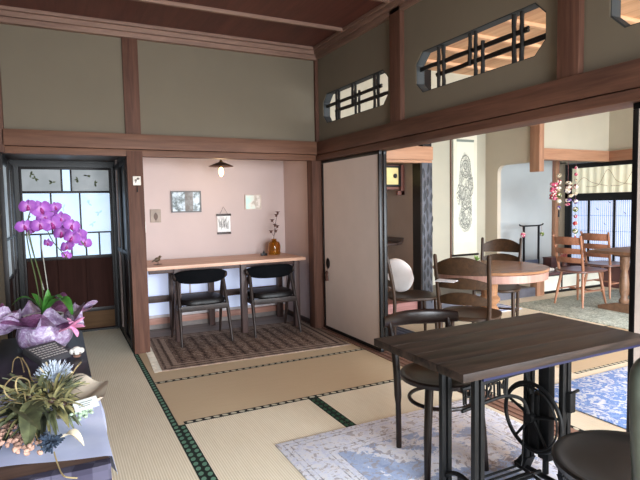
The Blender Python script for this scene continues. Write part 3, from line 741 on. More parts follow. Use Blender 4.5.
for k in range(6):
    a = 2*PI*k/6; b.leaf((0, 0, .006), (.036*math.cos(a), .036*math.sin(a), .036), .034, th=.002, n=5, fold=.2)
b.ell((0, 0, .012), (.022, .022, .011), u=10, v=6); b.build('husk', plain('brown_husk', (120, 88, 74), .8, var=.25), t)

# dried bouquet
t = thing('dried_bouquet', 'dried flower bouquet with brown paper, pale card and pink buds on the white cloth', 'bouquet', (-.06, 2.28, .472))
O2 = Vector((-.06, 2.28, .472))
def bp(px, py, z): return at(px, py, 'z', z) - O2
PAPER = plain('brown_wrapping_paper', (222, 206, 186), .8, var=.06, scale=10)
def pap(u, v):
    a = -.95 + 2.1*u; r = .02 + .205*v*(1 + .04*math.sin(u*14))
    return Vector((-.01 + r*math.cos(a), .02 + r*math.sin(a)*1.1, .006 + .085*v*v + .012*math.sin(u*16)*v))
b = MB(); b.grid(pap, 36, 10, .0012); b.build('paper_wrap', PAPER, t, sharp=25)
c = bp(86, 404, .57)
b = MB(); b.box(-.042, .042, -.03, .03, 0, .001, mat=Matrix.Translation(c) @ rot('Z', .15) @ rot('X', .35) @ rot('Y', -.1)); card = b.build('card', plain('white_card', (224, 228, 224), .7), t)
b = MB()
for k in range(3): b.box(-.026, -.026 + random.uniform(.03, .05), -.012+.011*k, -.008+.011*k, .0012, .0018, mat=Matrix.Translation(c) @ rot('Z', .15) @ rot('X', .35) @ rot('Y', -.1))
b.build('card_writing', plain('grey_ink', (130, 140, 140), .8), card)
LO = [plain('olive_dried_leaf', (94, 98, 68), .7, var=.25, scale=20), plain('sage_dried_leaf', (122, 128, 102), .7, var=.2, scale=20), plain('khaki_dried_leaf', (152, 146, 100), .7, var=.2, scale=20), plain('dark_dried_leaf', (48, 52, 38), .7, var=.3, scale=20)]
ctr = Vector((-.02, .02, .05))
for k in range(88):
    a = random.uniform(0, 2*PI); L = random.uniform(.10, .25); e = random.uniform(-.12, .7)
    tip = ctr + Vector((max(-.26, L*math.cos(a)*math.cos(e)*.92 - .02), L*math.sin(a)*math.cos(e)*1.3, .01 + L*math.sin(e)*.65))
    b = MB(); b.leaf(ctr + Vector((random.uniform(-.05, .05), random.uniform(-.06, .06), random.uniform(-.03, .03))), tip, random.choice((.010, .014, .02, .034)), (0, 0, random.uniform(.0, .04)), th=.001, n=7, fold=.25)
    b.build('leaf', LO[k % 4], t)
for pts, w in (((( 2, 405), (40, 430)), .07), (((28, 445), (36, 400)), .075), (((5, 425), (45, 412)), .05)):
    b = MB(); b.leaf(bp(*pts[0], .52), bp(*pts[1], .60), w, (0, 0, .03), th=.0012, n=9, fold=.2); b.build('leaf', LO[0], t)
for k in range(34):
    x = random.uniform(-.2, .12); b = MB(); b0 = ctr + Vector((x*.4, -.05, -.02)); b.leaf(b0, Vector((x, random.uniform(-.30, -.16), random.uniform(.004, .05))), random.choice((.012, .02, .03)), (0, 0, .03), th=.001, n=7, fold=.25); b.build('leaf', LO[(k*3) % 4], t)
# star shaped pods
for px, py, z, R in ((52, 402, .64, .085), (63, 406, .62, .075), (30, 398, .60, .05)):
    c = bp(px, py, z); b = MB()
    for k in range(9):
        a = 2*PI*k/9 + .3; b.leaf(c, c + Vector((R*math.cos(a), R*math.sin(a), .03*math.sin(a*2) + .012)), .014, (0, 0, .012), th=.002, n=6)
    s = b.build('star_pod', LO[2], t)
    b = MB(); b.ell(c + Vector((0, 0, .006)), (.013, .013, .01), u=10, v=6); b.build('pod_heart', DWOODX, s)
# blue-grey spiky thistle head
c = bp(55, 382, .56); b = MB()
for k in range(210):
    a = random.uniform(0, 2*PI); r = random.uniform(0, 1)**.5; d = Vector((math.cos(a)*r, math.sin(a)*r, .55 + .6*(1-r))); d.normalize()
    b.tube([c, c + d*random.uniform(.065, .10)], [.0045, .0014], 4)
b.build('thistle_head', plain('blue_grey_thistle', (190, 200, 216), .8, var=.2, scale=60), t)
WSTK = plain('bleached_stick', (206, 190, 160), .6)
for k, (px, py) in enumerate(((46, 362), (55, 363), (60, 361), (72, 372), (40, 368))):
    b = MB(); b.tube([c + Vector((0, 0, -.02)), bp(px, py, .64)], [.005, .0035], 6); b.build('stick', WSTK, t)
c = bp(37, 381, .54); b = MB()
for k in range(60):
    d = Vector((random.gauss(0, 1), random.gauss(0, 1), abs(random.gauss(0, 1)))).normalized(); b.tube([c, c + d*.03], [.004, .001], 4)
b.build('thistle_head', plain('lilac_thistle', (138, 134, 158), .8), t)
# lichen and small filler
for px, py, z, r, cc in ((80, 412, .53, .05, (150, 168, 144)), (35, 398, .57, .045, (150, 146, 96)), (58, 395, .58, .03, (158, 150, 104)), (20, 415, .52, .045, (86, 90, 58))):
    c = bp(px, py, z); b = MB()
    for k in range(46):
        d = Vector((random.gauss(0, 1), random.gauss(0, 1), random.gauss(0, .6))).normalized()*random.uniform(.3, 1)*r; b.ell(c + d, (.007, .007, .006), u=6, v=4)
    b.build('filler_tuft', plain('filler_tint_%d' % px, cc, .85, var=.2, scale=60), t)
# blue tassel bloom, cream husk
c = bp(51, 442, .53); b = MB()
for k in range(120):
    d = Vector((random.gauss(0, .7), random.gauss(-.4, .7), random.gauss(.1, .35))).normalized()*random.uniform(.01, .045); b.tube([c + d*.4, c + d], [.0045, .003], 4)
b.build('blue_tassel_bloom', plain('indigo_bloom', (44, 56, 72), .85, var=.3, scale=60), t)
b = MB(); b.leaf(bp(60, 441, .50), bp(84, 446, .49), .04, (0, 0, .03), th=.003, n=9, fold=.35); b.build('pale_husk', plain('cream_husk', (196, 184, 160), .8), t)
# pink buds lower left
BUDM = plain('pink_dried_bud', (190, 150, 132), .75, var=.12, scale=30)
bm_ = None
for k in range(84):
    px = random.uniform(-2, 34) + (random.random() < .25)*10; py = 452 - random.random()*22 - (0 if px > 16 else random.random()*14) + (px > 26)*2
    p = bp(px, py, .497 + random.random()*.03)
    if bm_ is None:
        b = MB(); b.lathe([(.001, -.014), (.010, -.006), (.0125, .002), (.009, .011), (.002, .018)], 9); o = b.build('bud', BUDM, t); bm_ = o
    else: o = bm_.copy(); COL.objects.link(o); o.parent = t
    o.location = p; o.rotation_euler = (random.uniform(.6, 2.2), random.uniform(-.5, .5), random.uniform(0, 6)); o.scale = (random.uniform(.5, .78),)*3
# curly twigs
TW = plain('straw_twig', (176, 156, 112), .6)
for pts in ([(22, 358, .62), (28, 368, .60), (31, 378, .57), (38, 390, .55)], [(26, 402, .56), (10, 398, .62), (4, 388, .66), (12, 378, .66), (22, 376, .62)], [(22, 402, .55), (16, 388, .63), (18, 378, .66), (28, 380, .62), (30, 388, .60)], [(0, 400, .58), (12, 402, .6), (24, 404, .6)],
            [(24, 392, .62), (30, 420, .56), (38, 440, .52), (43, 450, .50)], [(54, 452, .49), (58, 465, .475), (64, 476, .472), (77, 478, .472)], [(70, 378, .6), (76, 368, .62), (81, 362, .64), (78, 366, .65)], [(12, 372, .58), (14, 360, .6), (20, 358, .6), (24, 372, .58)]):
    b = MB(); b.tube(arc([bp(*p) for p in pts]), .0024 if pts[0][0] != 22 else .003, 6); b.build('twig', TW, t)
for k in range(44):
    a = random.uniform(0, 2*PI); L = random.uniform(.1, .2)
    b = MB(); b.tube(arc([ctr, ctr + Vector((L*.6*math.cos(a), L*.6*math.sin(a), .07)), ctr + Vector((L*math.cos(a+.3), L*1.2*math.sin(a+.3), .05 + random.random()*.06))], 8), [.0022]*8, 5); b.build('stem', LO[(k % 3)], t)

# ------------------------------------------------------------------ foreground: treadle table
t = thing('treadle_table', 'dark plank table on a black cast iron sewing machine treadle base', 'table', (1.72, 1.62, .0078))
b = MB()
for k in range(4):
    y0 = -.275 + k*.142; b.box(-.50, .545, y0+.0006, y0+.1414, .668, .70, bev=.0025)
b.build('tabletop', wood('dark_oiled_plank', (24, 17, 14), (78, 61, 52), 'x', 1.1, .46, contrast=(.38, .72), spec=.3, bump=.5), t)
b = MB(); b.box(-.40, .52, -.268, -.258, .656, .668); b.build('blue_strip', plain('navy_strip', (12, 13, 54), .7), t)
for s, x in ((-1, -.265), (1, .245)):
    for yy in (-.095, .10):
        dy = .012 if yy > 0 else -.012
        b = MB(); b.box(x-.024, x-.002, yy-.012, yy+.012, .07, .668, bev=.004); b.box(x+.008, x+.030, yy-.012, yy+.012, .07, .668, bev=.004)
        b.prism([(yy-.016, .07), (yy+.016, .07), (yy+.016 + dy*2.5, .0), (yy-.016 + dy*2.5, .0)], 'x', x-.026, x+.032); b.build('leg', IRON, t)
    b = MB(); b.tube([(x, -.17, .012), (x, .17, .012)], .012, 8); b.tube(arc([(x, -.16, .02), (x, -.08, .12), (x, 0, .15), (x, .08, .12), (x, .16, .02)]), .010, 8)
    if s > 0: b.box(x-.02, x+.02, -.03, .03, .10, .655, bev=.006)
    b.tube([(x, 0, .03), (x, 0, .15)], .014, 8); b.build('side_frame', IRON, t)
    b = MB(); b.box(x-.03, x+.035, -.22, .24, .648, .668, bev=.003); b.build('top_bracket', IRON, t)
    for yy in (-.165, .165):
        b = MB(); b.lathe([(.008, 0), (.016, .006), (.016, .014), (.008, .02)], 12, c=(x, yy, 0)); b.build('foot', IRON, t)
# cross brace with openwork lettering
b = MB(); ys = .0
b.tube([(-.26, ys, .518), (.24, ys, .545)], .010, 8)
b.tube(arc([(-.26, ys, .425), (-.12, ys, .440), (-.02, ys, .446), (.05, ys, .430), (.10, ys, .40), (.13, ys, .34)]), .008, 8)
b.tube([(-.005, ys, .53), (-.01, ys, .446)], .008, 8)
br = b.build('cross_brace', IRON, t)
fc = bpy.data.curves.new('brace_lettering', 'FONT'); fc.body = 'MITSUBISHI'; fc.size = .092; fc.extrude = .004; fc.align_x = 'CENTER'; fc.align_y = 'CENTER'
fo = bpy.data.objects.new('tmp_text', fc); COL.objects.link(fo); bpy.context.view_layer.update()
me = bpy.data.meshes.new_from_object(fo.evaluated_get(bpy.context.evaluated_depsgraph_get())); bpy.data.objects.remove(fo)
for v in me.vertices: v.co = Vector((-v.co.x*.52, v.co.z, v.co.y*.98))
me.flip_normals(); me.materials.clear(); me.materials.append(IRON); me.name = 'cast_lettering'
lo = bpy.data.objects.new('cast_lettering', me); COL.objects.link(lo); lo.parent = br; lo.location = (-.135, 0, .480); lo.rotation_euler = (0, -.03, 0)
# flywheel
xw = .205; zc = .29; yc = .045
b = MB(); b.tube([(xw, yc + .158*math.cos(2*PI*k/40), zc + .158*math.sin(2*PI*k/40)) for k in range(40)], .0095, 8, closed=True)
b.tube([(xw-.012, yc + .145*math.cos(2*PI*k/40), zc + .145*math.sin(2*PI*k/40)) for k in range(40)], .005, 6, closed=True)
for k in range(5):
    a = 2*PI*k/5 + .35; b.tube([(xw, yc, zc), (xw, yc + .155*math.cos(a), zc + .155*math.sin(a))], [.009, .006], 8)
b.tube([(xw-.03, yc, zc), (xw+.05, yc, zc)], .022, 14); b.build('flywheel', IRON, t)
b = MB(); b.tube([(xw-.02, yc+.03, zc-.04), (.16, .06, .09), (.14, .05, .07)], .004, 6); b.build('pitman_rod', IRON, t)
b = MB()
b.tube([(-.22, .0, .05), (.21, .0, .05)], .009, 8)
for x in (-.15, .15): b.tube([(x, -.09, .04), (x, .09, .06)], .007, 8)
for k in range(6): y = -.075 + .03*k; b.tube([(-.15, y, .05 + y*.1), (.15, y, .05 + y*.1)], .006, 6)
b.build('foot_pedal', IRON, t)
b = MB(); b.box(xw+.005, xw+.075, .02, .07, .14, .40, bev=.008); b.tube([(.2, .045, .4), (.22, .1, .5)], .012, 8); b.build('bearing_bracket', IRON, t)
b = MB(); b.box(.24, .275, -.13, -.07, .36, .45, bev=.006); b.tube([(.255, -.10, .43), (.33, -.10, .44)], .007, 8); b.tube([(.255, -.10, .36), (.25, -.08, .26)], .012, 8); b.build('belt_shifter', IRON, t)

# bentwood chairs
def bentwood(label, loc, rz, R=.2, h=.45, seatm=None):
    """faces local +y, back at -y"""
    t = thing('bentwood_chair', label, 'chair', loc, rz, 'bentwood chairs at the treadle table')
    b = MB(); b.lathe([(.01, h-.034), (R-.03, h-.032), (R, h-.026), (R+.004, h-.008), (R-.002, h), (R-.014, h), (R-.024, h-.006), (R*.75, h-.020), (R*.4, h-.029), (.01, h-.030)], 48); b.build('seat', seatm or CHAIRW, t)
    for s in (-1, 1):
        b = MB(); b.tube([(s*.125, .12, h-.025), (s*.145, .14, .2), (s*.155, .155, 0)], [.021, .019, .015], 12); b.build('leg', CHAIRW, t)
    rr = R*.78
    b = MB(); b.tube([(rr*math.cos(2*PI*k/36), rr*math.sin(2*PI*k/36), h-.13) for k in range(36)], .010, 8, closed=True); b.build('leg_ring', CHAIRW, t)
    return t
t = bentwood('dark bentwood chair on the far side of the treadle table, low curved back', (1.668, 2.0, .0078), PI - .2)
for s in (-1, 1):
    b = MB(); b.tube(arc([(s*.145, -.19, 0), (s*.15, -.185, .25), (s*.155, -.195, .45), (s*.165, -.215, .58), (s*.172, -.245, .67)]), [.0145]*6+[.0195]*12+[.016]*4, 12); b.build('leg', CHAIRW, t)
def rail(u, v):
    a = -1 + 2*u; x = .215*a; y = -.285 + .075*a*a; ph = 2*PI*v
    hh = .040*(1 - .3*abs(a)**3)
    return Vector((x, y + .012*math.cos(ph), .672 + hh*math.sin(ph)))
b = MB(); b.grid(rail, 31, 13); b.build('back_rail', CHAIRW, t)
t = bentwood('dark round seat bentwood chair at the near side of the treadle table', (1.628, 1.0, 0), math.radians(-22), R=.243, h=.452, seatm=plain('worn_black_seat', (19, 18, 17), .36, var=.2, scale=10, spec=.4))
for s in (-1, 1):
    b = MB(); b.tube([(s*.13, -.19, 0), (s*.135, -.195, .2), (s*.14, -.195, .45)], [.013, .016, .018], 12); b.build('leg', CHAIRW, t)
GRN = plain('green_gloss_tone', (74, 80, 72), .35, var=.25, scale=6)  # greenish reflection on the glossy bentwood put into the base colour
b = MB()
hl = [(-.112, -.20, .44), (-.125, -.207, .56), (-.139, -.215, .70), (-.145, -.22, .795), (-.138, -.225, .835), (-.10, -.232, .852), (0, -.25, .856)]
hp = arc(hl + [(-x, y, z) for x, y, z in hl[-2::-1]], 48)
b.tube(hp, .033, 16); b.build('back_hoop', GRN, t)
b = MB(); hp = []
for k in range(25):
    a = PI*k/24; hp.append((.088*math.cos(PI-a) - .03, -.172 - .04*math.sin(a), .44 + .13*(math.sin(a)**.55)))
b.tube(hp, .012, 12); b.build('inner_hoop', CHAIRW, t)

# ------------------------------------------------------------------ rugs
def faded(name, hx, hy):
    t = NT(name); x = t.xyz(); v = t.coord()
    n = t.noise(v, 3.2, 6, .62, .6); n2 = t.noise(v, 26, 5, .7, .8); vo = t.noise(v, 11, 4, .6, 2.2)
    d = t.math('MINIMUM', t.math('SUBTRACT', hx, t.math('ABSOLUTE', x[0])), t.math('SUBTRACT', hy, t.math('ABSOLUTE', x[1])))
    ln = None
    for c, w in ((.035, .004), (.065, .003), (.19, .004), (.215, .003), (.25, .003)):
        q = t.math('LESS_THAN', t.math('ABSOLUTE', t.math('SUBTRACT', d, c)), w); ln = q if ln is None else t.math('MAXIMUM', ln, q)
    ln = t.math('MULTIPLY', ln, t.ramp(n2, [(.42, (40, 40, 40)), (.58, (255, 255, 255))]))
    ground = t.ramp(n2, [(.3, (216, 220, 244)), (.5, (242, 244, 254)), (.7, (246, 240, 240))])
    blue = t.ramp(n2, [(.3, (144, 168, 212)), (.7, (192, 208, 238))])
    inner = t.math('GREATER_THAN', d, .25)
    patch = t.math('MULTIPLY', inner, t.math('GREATER_THAN', t.math('ADD', n, t.math('MULTIPLY', vo, .25)), .63))
    motif = t.math('MULTIPLY', t.math('GREATER_THAN', t.math('ADD', vo, t.math('MULTIPLY', n2, .7)), .93), .65)
    c = t.mix(t.math('MULTIPLY', patch, .85), ground, blue); c = t.mix(motif, c, (170, 160, 166)); c = t.mix(t.math('MULTIPLY', ln, .75), c, (128, 126, 144))
    t.base(c, .95, 0, .1).bump(n2, .3, .002); return t.m
def bluewhite(name):
    t = NT(name); v = t.coord(); n = t.noise(v, 15, 5, .65, 1.5); n2 = t.noise(v, 48, 4, .7)
    f = t.math('ADD', n, t.math('MULTIPLY', n2, .22))
    t.base(t.ramp(f, [(.5, (236, 240, 250)), (.58, (206, 220, 246)), (.63, (110, 148, 222)), (.78, (160, 190, 238))]), .95, 0, .1); return t.m
def shag(name, c1, c2, c3):
    t = NT(name); v = t.coord(); n = t.noise(v, 38, 4, .75, 1); n2 = t.noise(v, 5, 2)
    t.base(t.ramp(t.math('ADD', t.math('MULTIPLY', n, .8), t.math('MULTIPLY', n2, .2)), [(.35, c1), (.5, c2), (.65, c3)]), .95, 0, .1).bump(n, .8, .006); return t.m
t = None
b = MB(); b.box(-.68, .68, -.62, .62, 0, .006, bev=.002)
tag(b.build('faded_rug', faded('faded_rug_pattern', .68, .62), loc=(1.675, 1.945, .0015)), 'faded lavender and blue vintage rug under the treadle table', 'rug')
b = MB(); b.box(-.72, .72, -.62, .62, 0, .006, bev=.002)
tag(b.build('floral_rug', bluewhite('blue_white_floral'), loc=(3.53, 1.845, .0015)), 'blue and white floral rug in the next room beyond the sill', 'rug')
b = MB(); b.box(-1.05, 1.05, -.98, .98, 0, .008, bev=.002)
tag(b.build('shag_rug', shag('speckled_green_shag', (104, 114, 104), (186, 193, 181), (240, 244, 234)), loc=(6.08, 3.72, .0005)), 'speckled grey green rug under the tan chairs by the window', 'rug')
b = MB(); b.box(-.29, .29, -.42, .42, 0, .005, bev=.002)
tag(b.build('dark_rug', persian('indigo_rug_pattern', .29, .42, (62, 68, 86), (118, 122, 134), (40, 44, 58), (90, 96, 112), 11), loc=(2.87, 4.06, .0012)), 'small dark indigo rug beneath the chair beside the white paper panel', 'rug')
def stripes():
    n = NT('blue_stripe_mat'); x = n.xyz(); f = n.math('SINE', n.math('MULTIPLY', x[1], 2*PI/.085)); f2 = n.noise(n.coord((3, 20, 1)), 2, 2)
    n.base(n.ramp(n.math('ADD', n.math('MULTIPLY', f, .5), f2), [(.3, (120, 136, 178)), (.6, (214, 218, 236))]), .95); return n.m
b = MB(); b.box(-.5, .5, -.24, .24, 0, .006, bev=.002)
tag(b.build('striped_mat', stripes(), loc=(4.45, 4.68, .0015)), 'pale blue striped mat on the floor before the scroll alcove', 'rug')

# ------------------------------------------------------------------ second room shell
slab('ceiling_far', CEILL, (2.53, 7.4, -1.7, 5.0, 2.85, 2.9))
cl = bpy.data.objects['ceiling_far']
for k in range(14):
    y = 4.60 - .43*k
    b = MB(); b.box(2.53, 7.3, y-.022, y+.022, 2.818, 2.85, bev=.003); b.build('batten', BATTL, cl)
slab('wall_far', CREAM, (2.56, 3.80, 4.955, 5.03, 1.95, 2.85), (3.98, 5.77, 4.955, 5.03, 2.38, 2.85), (5.85, 7.28, 4.955, 5.03, 1.99, 2.85))
slab('trim_15', ORANGEB, (2.58, 3.975, 4.895, 5.04, 1.80, 1.955), (2.58, 3.975, 4.91, 5.04, 1.765, 1.797), bev=.003)
slab('trim_16', ORANGEB, (5.85, 7.26, 4.90, 5.04, 1.85, 2.0), (3.98, 5.77, 4.93, 5.05, 2.30, 2.38), bev=.003)
slab('trim_17', ORANGEY, (7.20, 7.29, -1.6, 4.90, 1.85, 2.0), bev=.003)
slab('trim_18', ORANGEZ, (5.76, 5.85, 4.90, 5.06, 1.69, 2.84), (5.79, 5.93, 4.94, 5.06, 0, .215), bev=.003)
slab('trim_19', LACQB, (3.80, 3.985, 5.0, 5.06, 0, 2.85), (3.86, 3.985, 4.935, 5.0, 1.95, 2.85))
slab('trim_20', LACQB, (3.795, 3.82, 4.90, 4.995, 0, 1.76))
# carved alcove pillar
b = MB(); b.box(3.822, 3.975, 4.905, 4.998, 0, 1.77, bev=.01)
p = struct(b.build('trim_21', plain('grey_driftwood_pillar', (80, 82, 90), .55, var=.15)))
DK = plain('dark_carved_hollow', (36, 36, 42), .5)
b = MB()
z = .10
while z < 1.72:
    for k in range(3):
        x = 3.85 + .05*k; zz = z + .05*(k % 2)
        b.leaf((x, 4.903, zz), (x + random.uniform(-.02, .02), 4.902, zz + random.uniform(.10, .15)), .03, (0, -.008, 0), side=(1, 0, 0), th=.006, n=7, fold=-.1)
    z += .135
b.build('carving', DK, p)
# alcove with the scroll
slab('wall_scroll_alcove', CREAM, (3.70, 5.80, 5.90, 5.98, 0, 2.85))
slab('wall_scroll_alcove_left', TOKO, (3.80, 3.88, 5.06, 5.90, 0, 2.85))
slab('trim_22', POST, (5.095, 5.118, 5.885, 5.90, .12, 2.6))
slab('floor_scroll_alcove', DWOODX, (3.985, 5.775, 5.05, 5.90, .0, .115))
slab('trim_23', plain('grey_lacquer_sill', (92, 92, 100), .35), (3.985, 5.785, 4.965, 5.05, 0, .12), bev=.004)
b = MB()
poly = [(5.062, 0), (5.9, 0), (5.9, 2.85), (5.062, 2.85), (5.062, 1.825)] + [(5.55 + .11*math.sin(a), 1.715 + .11*math.cos(a)) for a in [i*PI/16 for i in range(9)]] + [(5.66, .29), (5.062, .29)]
b.prism(poly, 'x', 5.785, 5.85); struct(b.build('wall_partition', BEIGE, sharp=20))
# side alcove with the small cupboards
slab('wall_side_alcove', TOKO, (2.50, 3.80, 5.85, 5.93, 0, 2.85), (2.50, 2.58, 4.96, 5.85, 0, 2.85))
slab('floor_side_alcove', wood('rosy_alcove_board', (150, 104, 100), (188, 140, 134), 'x', .6, .4), (2.58, 3.795, 4.97, 5.85, 0, .13))
t = thing('sliding_cupboard', 'gold paper sliding cupboard with black frames high in the side alcove', 'cupboard', (3.19, 5.52, 1.40))
REDK = wood('red_brown_cupboard', (86, 46, 36), (122, 74, 60), 'z', .8, .5)
b = MB(); b.box(-.60, .60, -.27, .32, .07, .10); b.box(-.60, .60, -.27, .32, .35, .365); b.box(-.6, .6, .30, .32, .10, .35); b.build('case', REDK, t)
b = MB(); b.box(.55, .60, -.315, -.27, .0, .365, bev=.003); b.box(.50, .60, -.315, -.27, 0, .05, bev=.003); b.build('end_post', REDK, t)
for x0, x1 in ((-.58, -.02), (-.02, .54)):
    b = MB(); b.prism([(x0, .105), (x1, .105), (x1, .35), (x0, .35)], 'y', -.315 + (.014 if x0 < -.1 else 0), -.30, [[(x0+.022, .127), (x1-.022, .127), (x1-.022, .328), (x0+.022, .328)]]); dd = b.build('door', LACQ, t)
    b = MB(); b.box(x0+.02, x1-.02, -.302, -.296, .125, .33); b.build('door_paper', GOLD, dd)
    b = MB(); xx = x1-.07 if x0 > -.1 else x0+.07; b.lathe([(.004, 0), (.026, 0), (.028, .006), (.004, .004)], 16, mat=Matrix.Translation((xx, -.304, .23)) @ rot('X', PI/2)); b.build('finger_pull', LACQB, dd)
t = thing('alcove_shelf', 'dark shelf with an upturned end low in the side alcove', 'shelf', (3.1, 5.4, .80))
b = MB(); b.box(-.50, .62, -.16, .44, -.012, .014, bev=.003); b.build('board', DWOODX, t)
b = MB(); b.prism([(.60, -.012), (.665, -.012), (.69, .03), (.695, .075), (.675, .07), (.66, .03), (.60, .014)], 'y', -.16, .44); b.build('upturned_end', DWOODX, t)

# hanging scroll
t = thing('hanging_scroll', 'tall hanging scroll with a grey ink painting on cream paper in the alcove', 'scroll', (5.365, 5.875, 0))
b = MB(); b.box(-.225, .225, 0, .004, .52, 2.55); b.build('mount', plain('cream_silk_mount', (226, 219, 198), .8, var=.02), t)
def ink():
    n = NT('ink_painting'); x = n.xyz(); v = n.coord((1, 1, 1)); X = x[0]; Z = x[2]
    nz = n.noise(v, 9, 6, .7, .8); nf = n.noise(v, 30, 4, .7, 1.4)
    def ring(cx, cz, rx, rz, w):
        d = n.math('SQRT', n.math('ADD', n.math('POWER', n.math('DIVIDE', n.math('SUBTRACT', X, cx), rx), 2), n.math('POWER', n.math('DIVIDE', n.math('SUBTRACT', Z, cz), rz), 2)))
        d = n.math('ADD', d, n.math('MULTIPLY', n.math('SUBTRACT', nf, .5), .35))
        return n.math('LESS_THAN', n.math('ABSOLUTE', n.math('SUBTRACT', d, 1)), w), n.math('LESS_THAN', d, 1)
    m = None
    for q in ((0, .36, .095, .16, .06), (0, .34, .065, .11, .07), (0, .15, .07, .14, .06), (.02, -.10, .09, .16, .06), (0, .36, .03, .045, .2), (-.06, -.02, .06, .10, .07), (.10, .06, .05, .13, .08)):
        r, _ = ring(*q); m = r if m is None else n.math('MAXIMUM', m, r)
    _, in1 = ring(.0, -.46, .10, .10, .1); _, in2 = ring(.1, .12, .05, .14, .1); _, in3 = ring(-.12, -.05, .045, .16, .1); _, in4 = ring(0.02, -.25, .11, .2, .1)
    dark = n.math('MULTIPLY', n.math('MAXIMUM', n.math('MAXIMUM', in1, in2), n.math('MAXIMUM', in3, in4)), n.math('GREATER_THAN', nf, .49))
    _, big1 = ring(0, .10, .125, .46, .1); _, big2 = ring(0, -.40, .13, .2, .1)
    wash = n.math('MULTIPLY', n.math('MULTIPLY', n.math('MAXIMUM', big1, big2), n.math('GREATER_THAN', nz, .47)), .45)
    fine = n.math('MULTIPLY', n.math('MAXIMUM', big1, big2), n.math('LESS_THAN', n.math('ABSOLUTE', n.math('SUBTRACT', nf, .5)), .022))
    m = n.math('MULTIPLY', n.math('MAXIMUM', n.math('MAXIMUM', m, dark), n.math('MAXIMUM', wash, fine)), .78)
    c = n.mix(m, (226, 224, 206), (74, 78, 80))
    n.base(n.mix(n.math('GREATER_THAN', Z, .715), c, (132, 140, 130)), .85, 0, .1); return n.m
b = MB(); b.box(-.165, .165, -.003, .0, -.75, .75); b.build('ink_painting', ink(), t, loc=(0, 0, 1.46))
b = MB(); b.tube([(-.25, .0, .52), (.25, .0, .52)], .016, 12); b.build('roller', LACQB, t)
b = MB(); b.tube([(-.225, .0, 2.55), (.225, .0, 2.55)], .008, 10); b.tube([(-.12, 0, 2.55), (0, 0, 2.68), (.12, 0, 2.55)], .002, 6); b.build('top_rod', LACQB, t)

# recess by the window: platform over low cupboards
slab('wall_recess_back', plain('cool_white_plaster', (178, 181, 180), .85, var=.02, scale=2, spec=.15), (5.85, 7.35, 5.86, 5.94, 0, 2.85))
slab('ceiling_recess', CREAM, (2.5, 7.35, 5.0, 5.98, 2.5, 2.56))
slab('floor_recess', DWOODX, (5.85, 7.25, 5.06, 5.86, -.03, .0))
t = thing('floor_cabinet', 'white low built-in cupboard with black frames under the window platform', 'cabinet', (6.59, 5.03, 0))
b = MB(); b.box(-.655, .655, .02, .70, .012, .255); b.build('case', DWOODX, t)
b = MB(); b.box(-.655, .655, -.03, .02, 0, .03, bev=.002); b.box(-.655, .655, -.03, .02, .238, .256, bev=.002); b.build('rail', LACQ, t)
for k in range(3):
    x0 = -.645 + k*.43; b = MB(); b.box(x0+.012, x0+.418, -.012, .004, .032, .236, bev=.002); dd = b.build('door', plain('white_cupboard_paper', (226, 224, 208), .7, var=.02) if k == 0 else bpy.data.materials['white_cupboard_paper'], t)
    b = MB(); b.box(x0-.01, x0+.012, -.02, .012, .03, .238, bev=.002); b.build('stile', LACQ, t)
    b = MB(); b.lathe([(.003, 0), (.016, 0), (.018, .005), (.003, .004)], 14, mat=Matrix.Translation((x0+(.05 if k != 1 else .38), -.013, .13)) @ rot('X', PI/2)); b.build('finger_pull', LACQB, dd)
b = MB(); b.box(5.94, 7.245, 4.985, 5.855, .257, .286, bev=.004)
tag(b.build('window_platform', wood('polished_dark_platform', (78, 54, 54), (118, 90, 90), 'x', .5, .25)), 'polished dark wooden platform board on top of the low white cupboards', 'platform')
slab('trim_24', ORANGEZ, (7.185, 7.265, 5.79, 5.855, .287, 2.5), bev=.003)

# right wall with shoji window
REDD = plain('dark_red_wainscot', (92, 56, 54), .5, var=.1)
slab('wall_window_side', CREAM, (7.27, 7.35, -1.7, 5.95, 1.88, 2.86), (7.27, 7.35, 5.66, 5.95, 0, 1.9), (7.27, 7.35, -1.7, 1.9, 0, 1.9))
slab('wall_wainscot', REDD, (7.262, 7.35, 1.9, 5.66, 0, .31))
b = MB()
for z0, z1 in ((.31, .365), (1.285, 1.40), (1.79, 1.86)): b.box(7.24, 7.30, 1.9, 5.66, z0, z1, bev=.003)
b.box(7.24, 7.30, 5.56, 5.66, .365, 1.795, bev=.003); b.box(7.24, 7.30, 1.9, 1.95, .365, 1.795, bev=.003)
w = struct(b.build('window_7', LACQ))
PY = [5.60, 5.26, 4.85, 4.44, 4.03, 3.62, 3.21, 2.8, 2.39, 1.95]
KUM = plain('blue_grey_lattice', (132, 146, 176), .7)  # all shoji bars share one blue-grey tone
for i, (y1, y0) in enumerate(zip(PY, PY[1:])):
    b = MB(); b.box(7.285, 7.289, y0, y1, .365, 1.295); b.build('shoji_paper', SHOJI, w)
    b = MB(); 
    n_ = 13
    for k in range(1, n_): y = y0 + (y1-y0)*k/n_; b.box(7.279, 7.285, y-.002, y+.002, .365, 1.295)
    for z in (.60, .83, 1.06): b.box(7.278, 7.285, y0, y1, z-.0025, z+.0025)
    b.build('lattice', KUM, w)
    b = MB(); b.box(7.262, 7.29, y0-.013, y0+.013, .365, 1.295, bev=.002); b.build('stile', LACQ, w)
for y, z in ((5.14, 1.17), (4.71, 1.11), (5.02, .95), (4.95, 1.27)):
    b = MB(); b.leaf((7.276, y, z), (7.276, y-.04, z-.025), .022, side=(0, .5, .86), th=.002, n=5, fold=0); b.leaf((7.276, y+.01, z+.012), (7.276, y-.02, z-.012), .02, side=(0, .86, .5), th=.002, n=5, fold=0); b.build('bird_decal', LACQB, w)
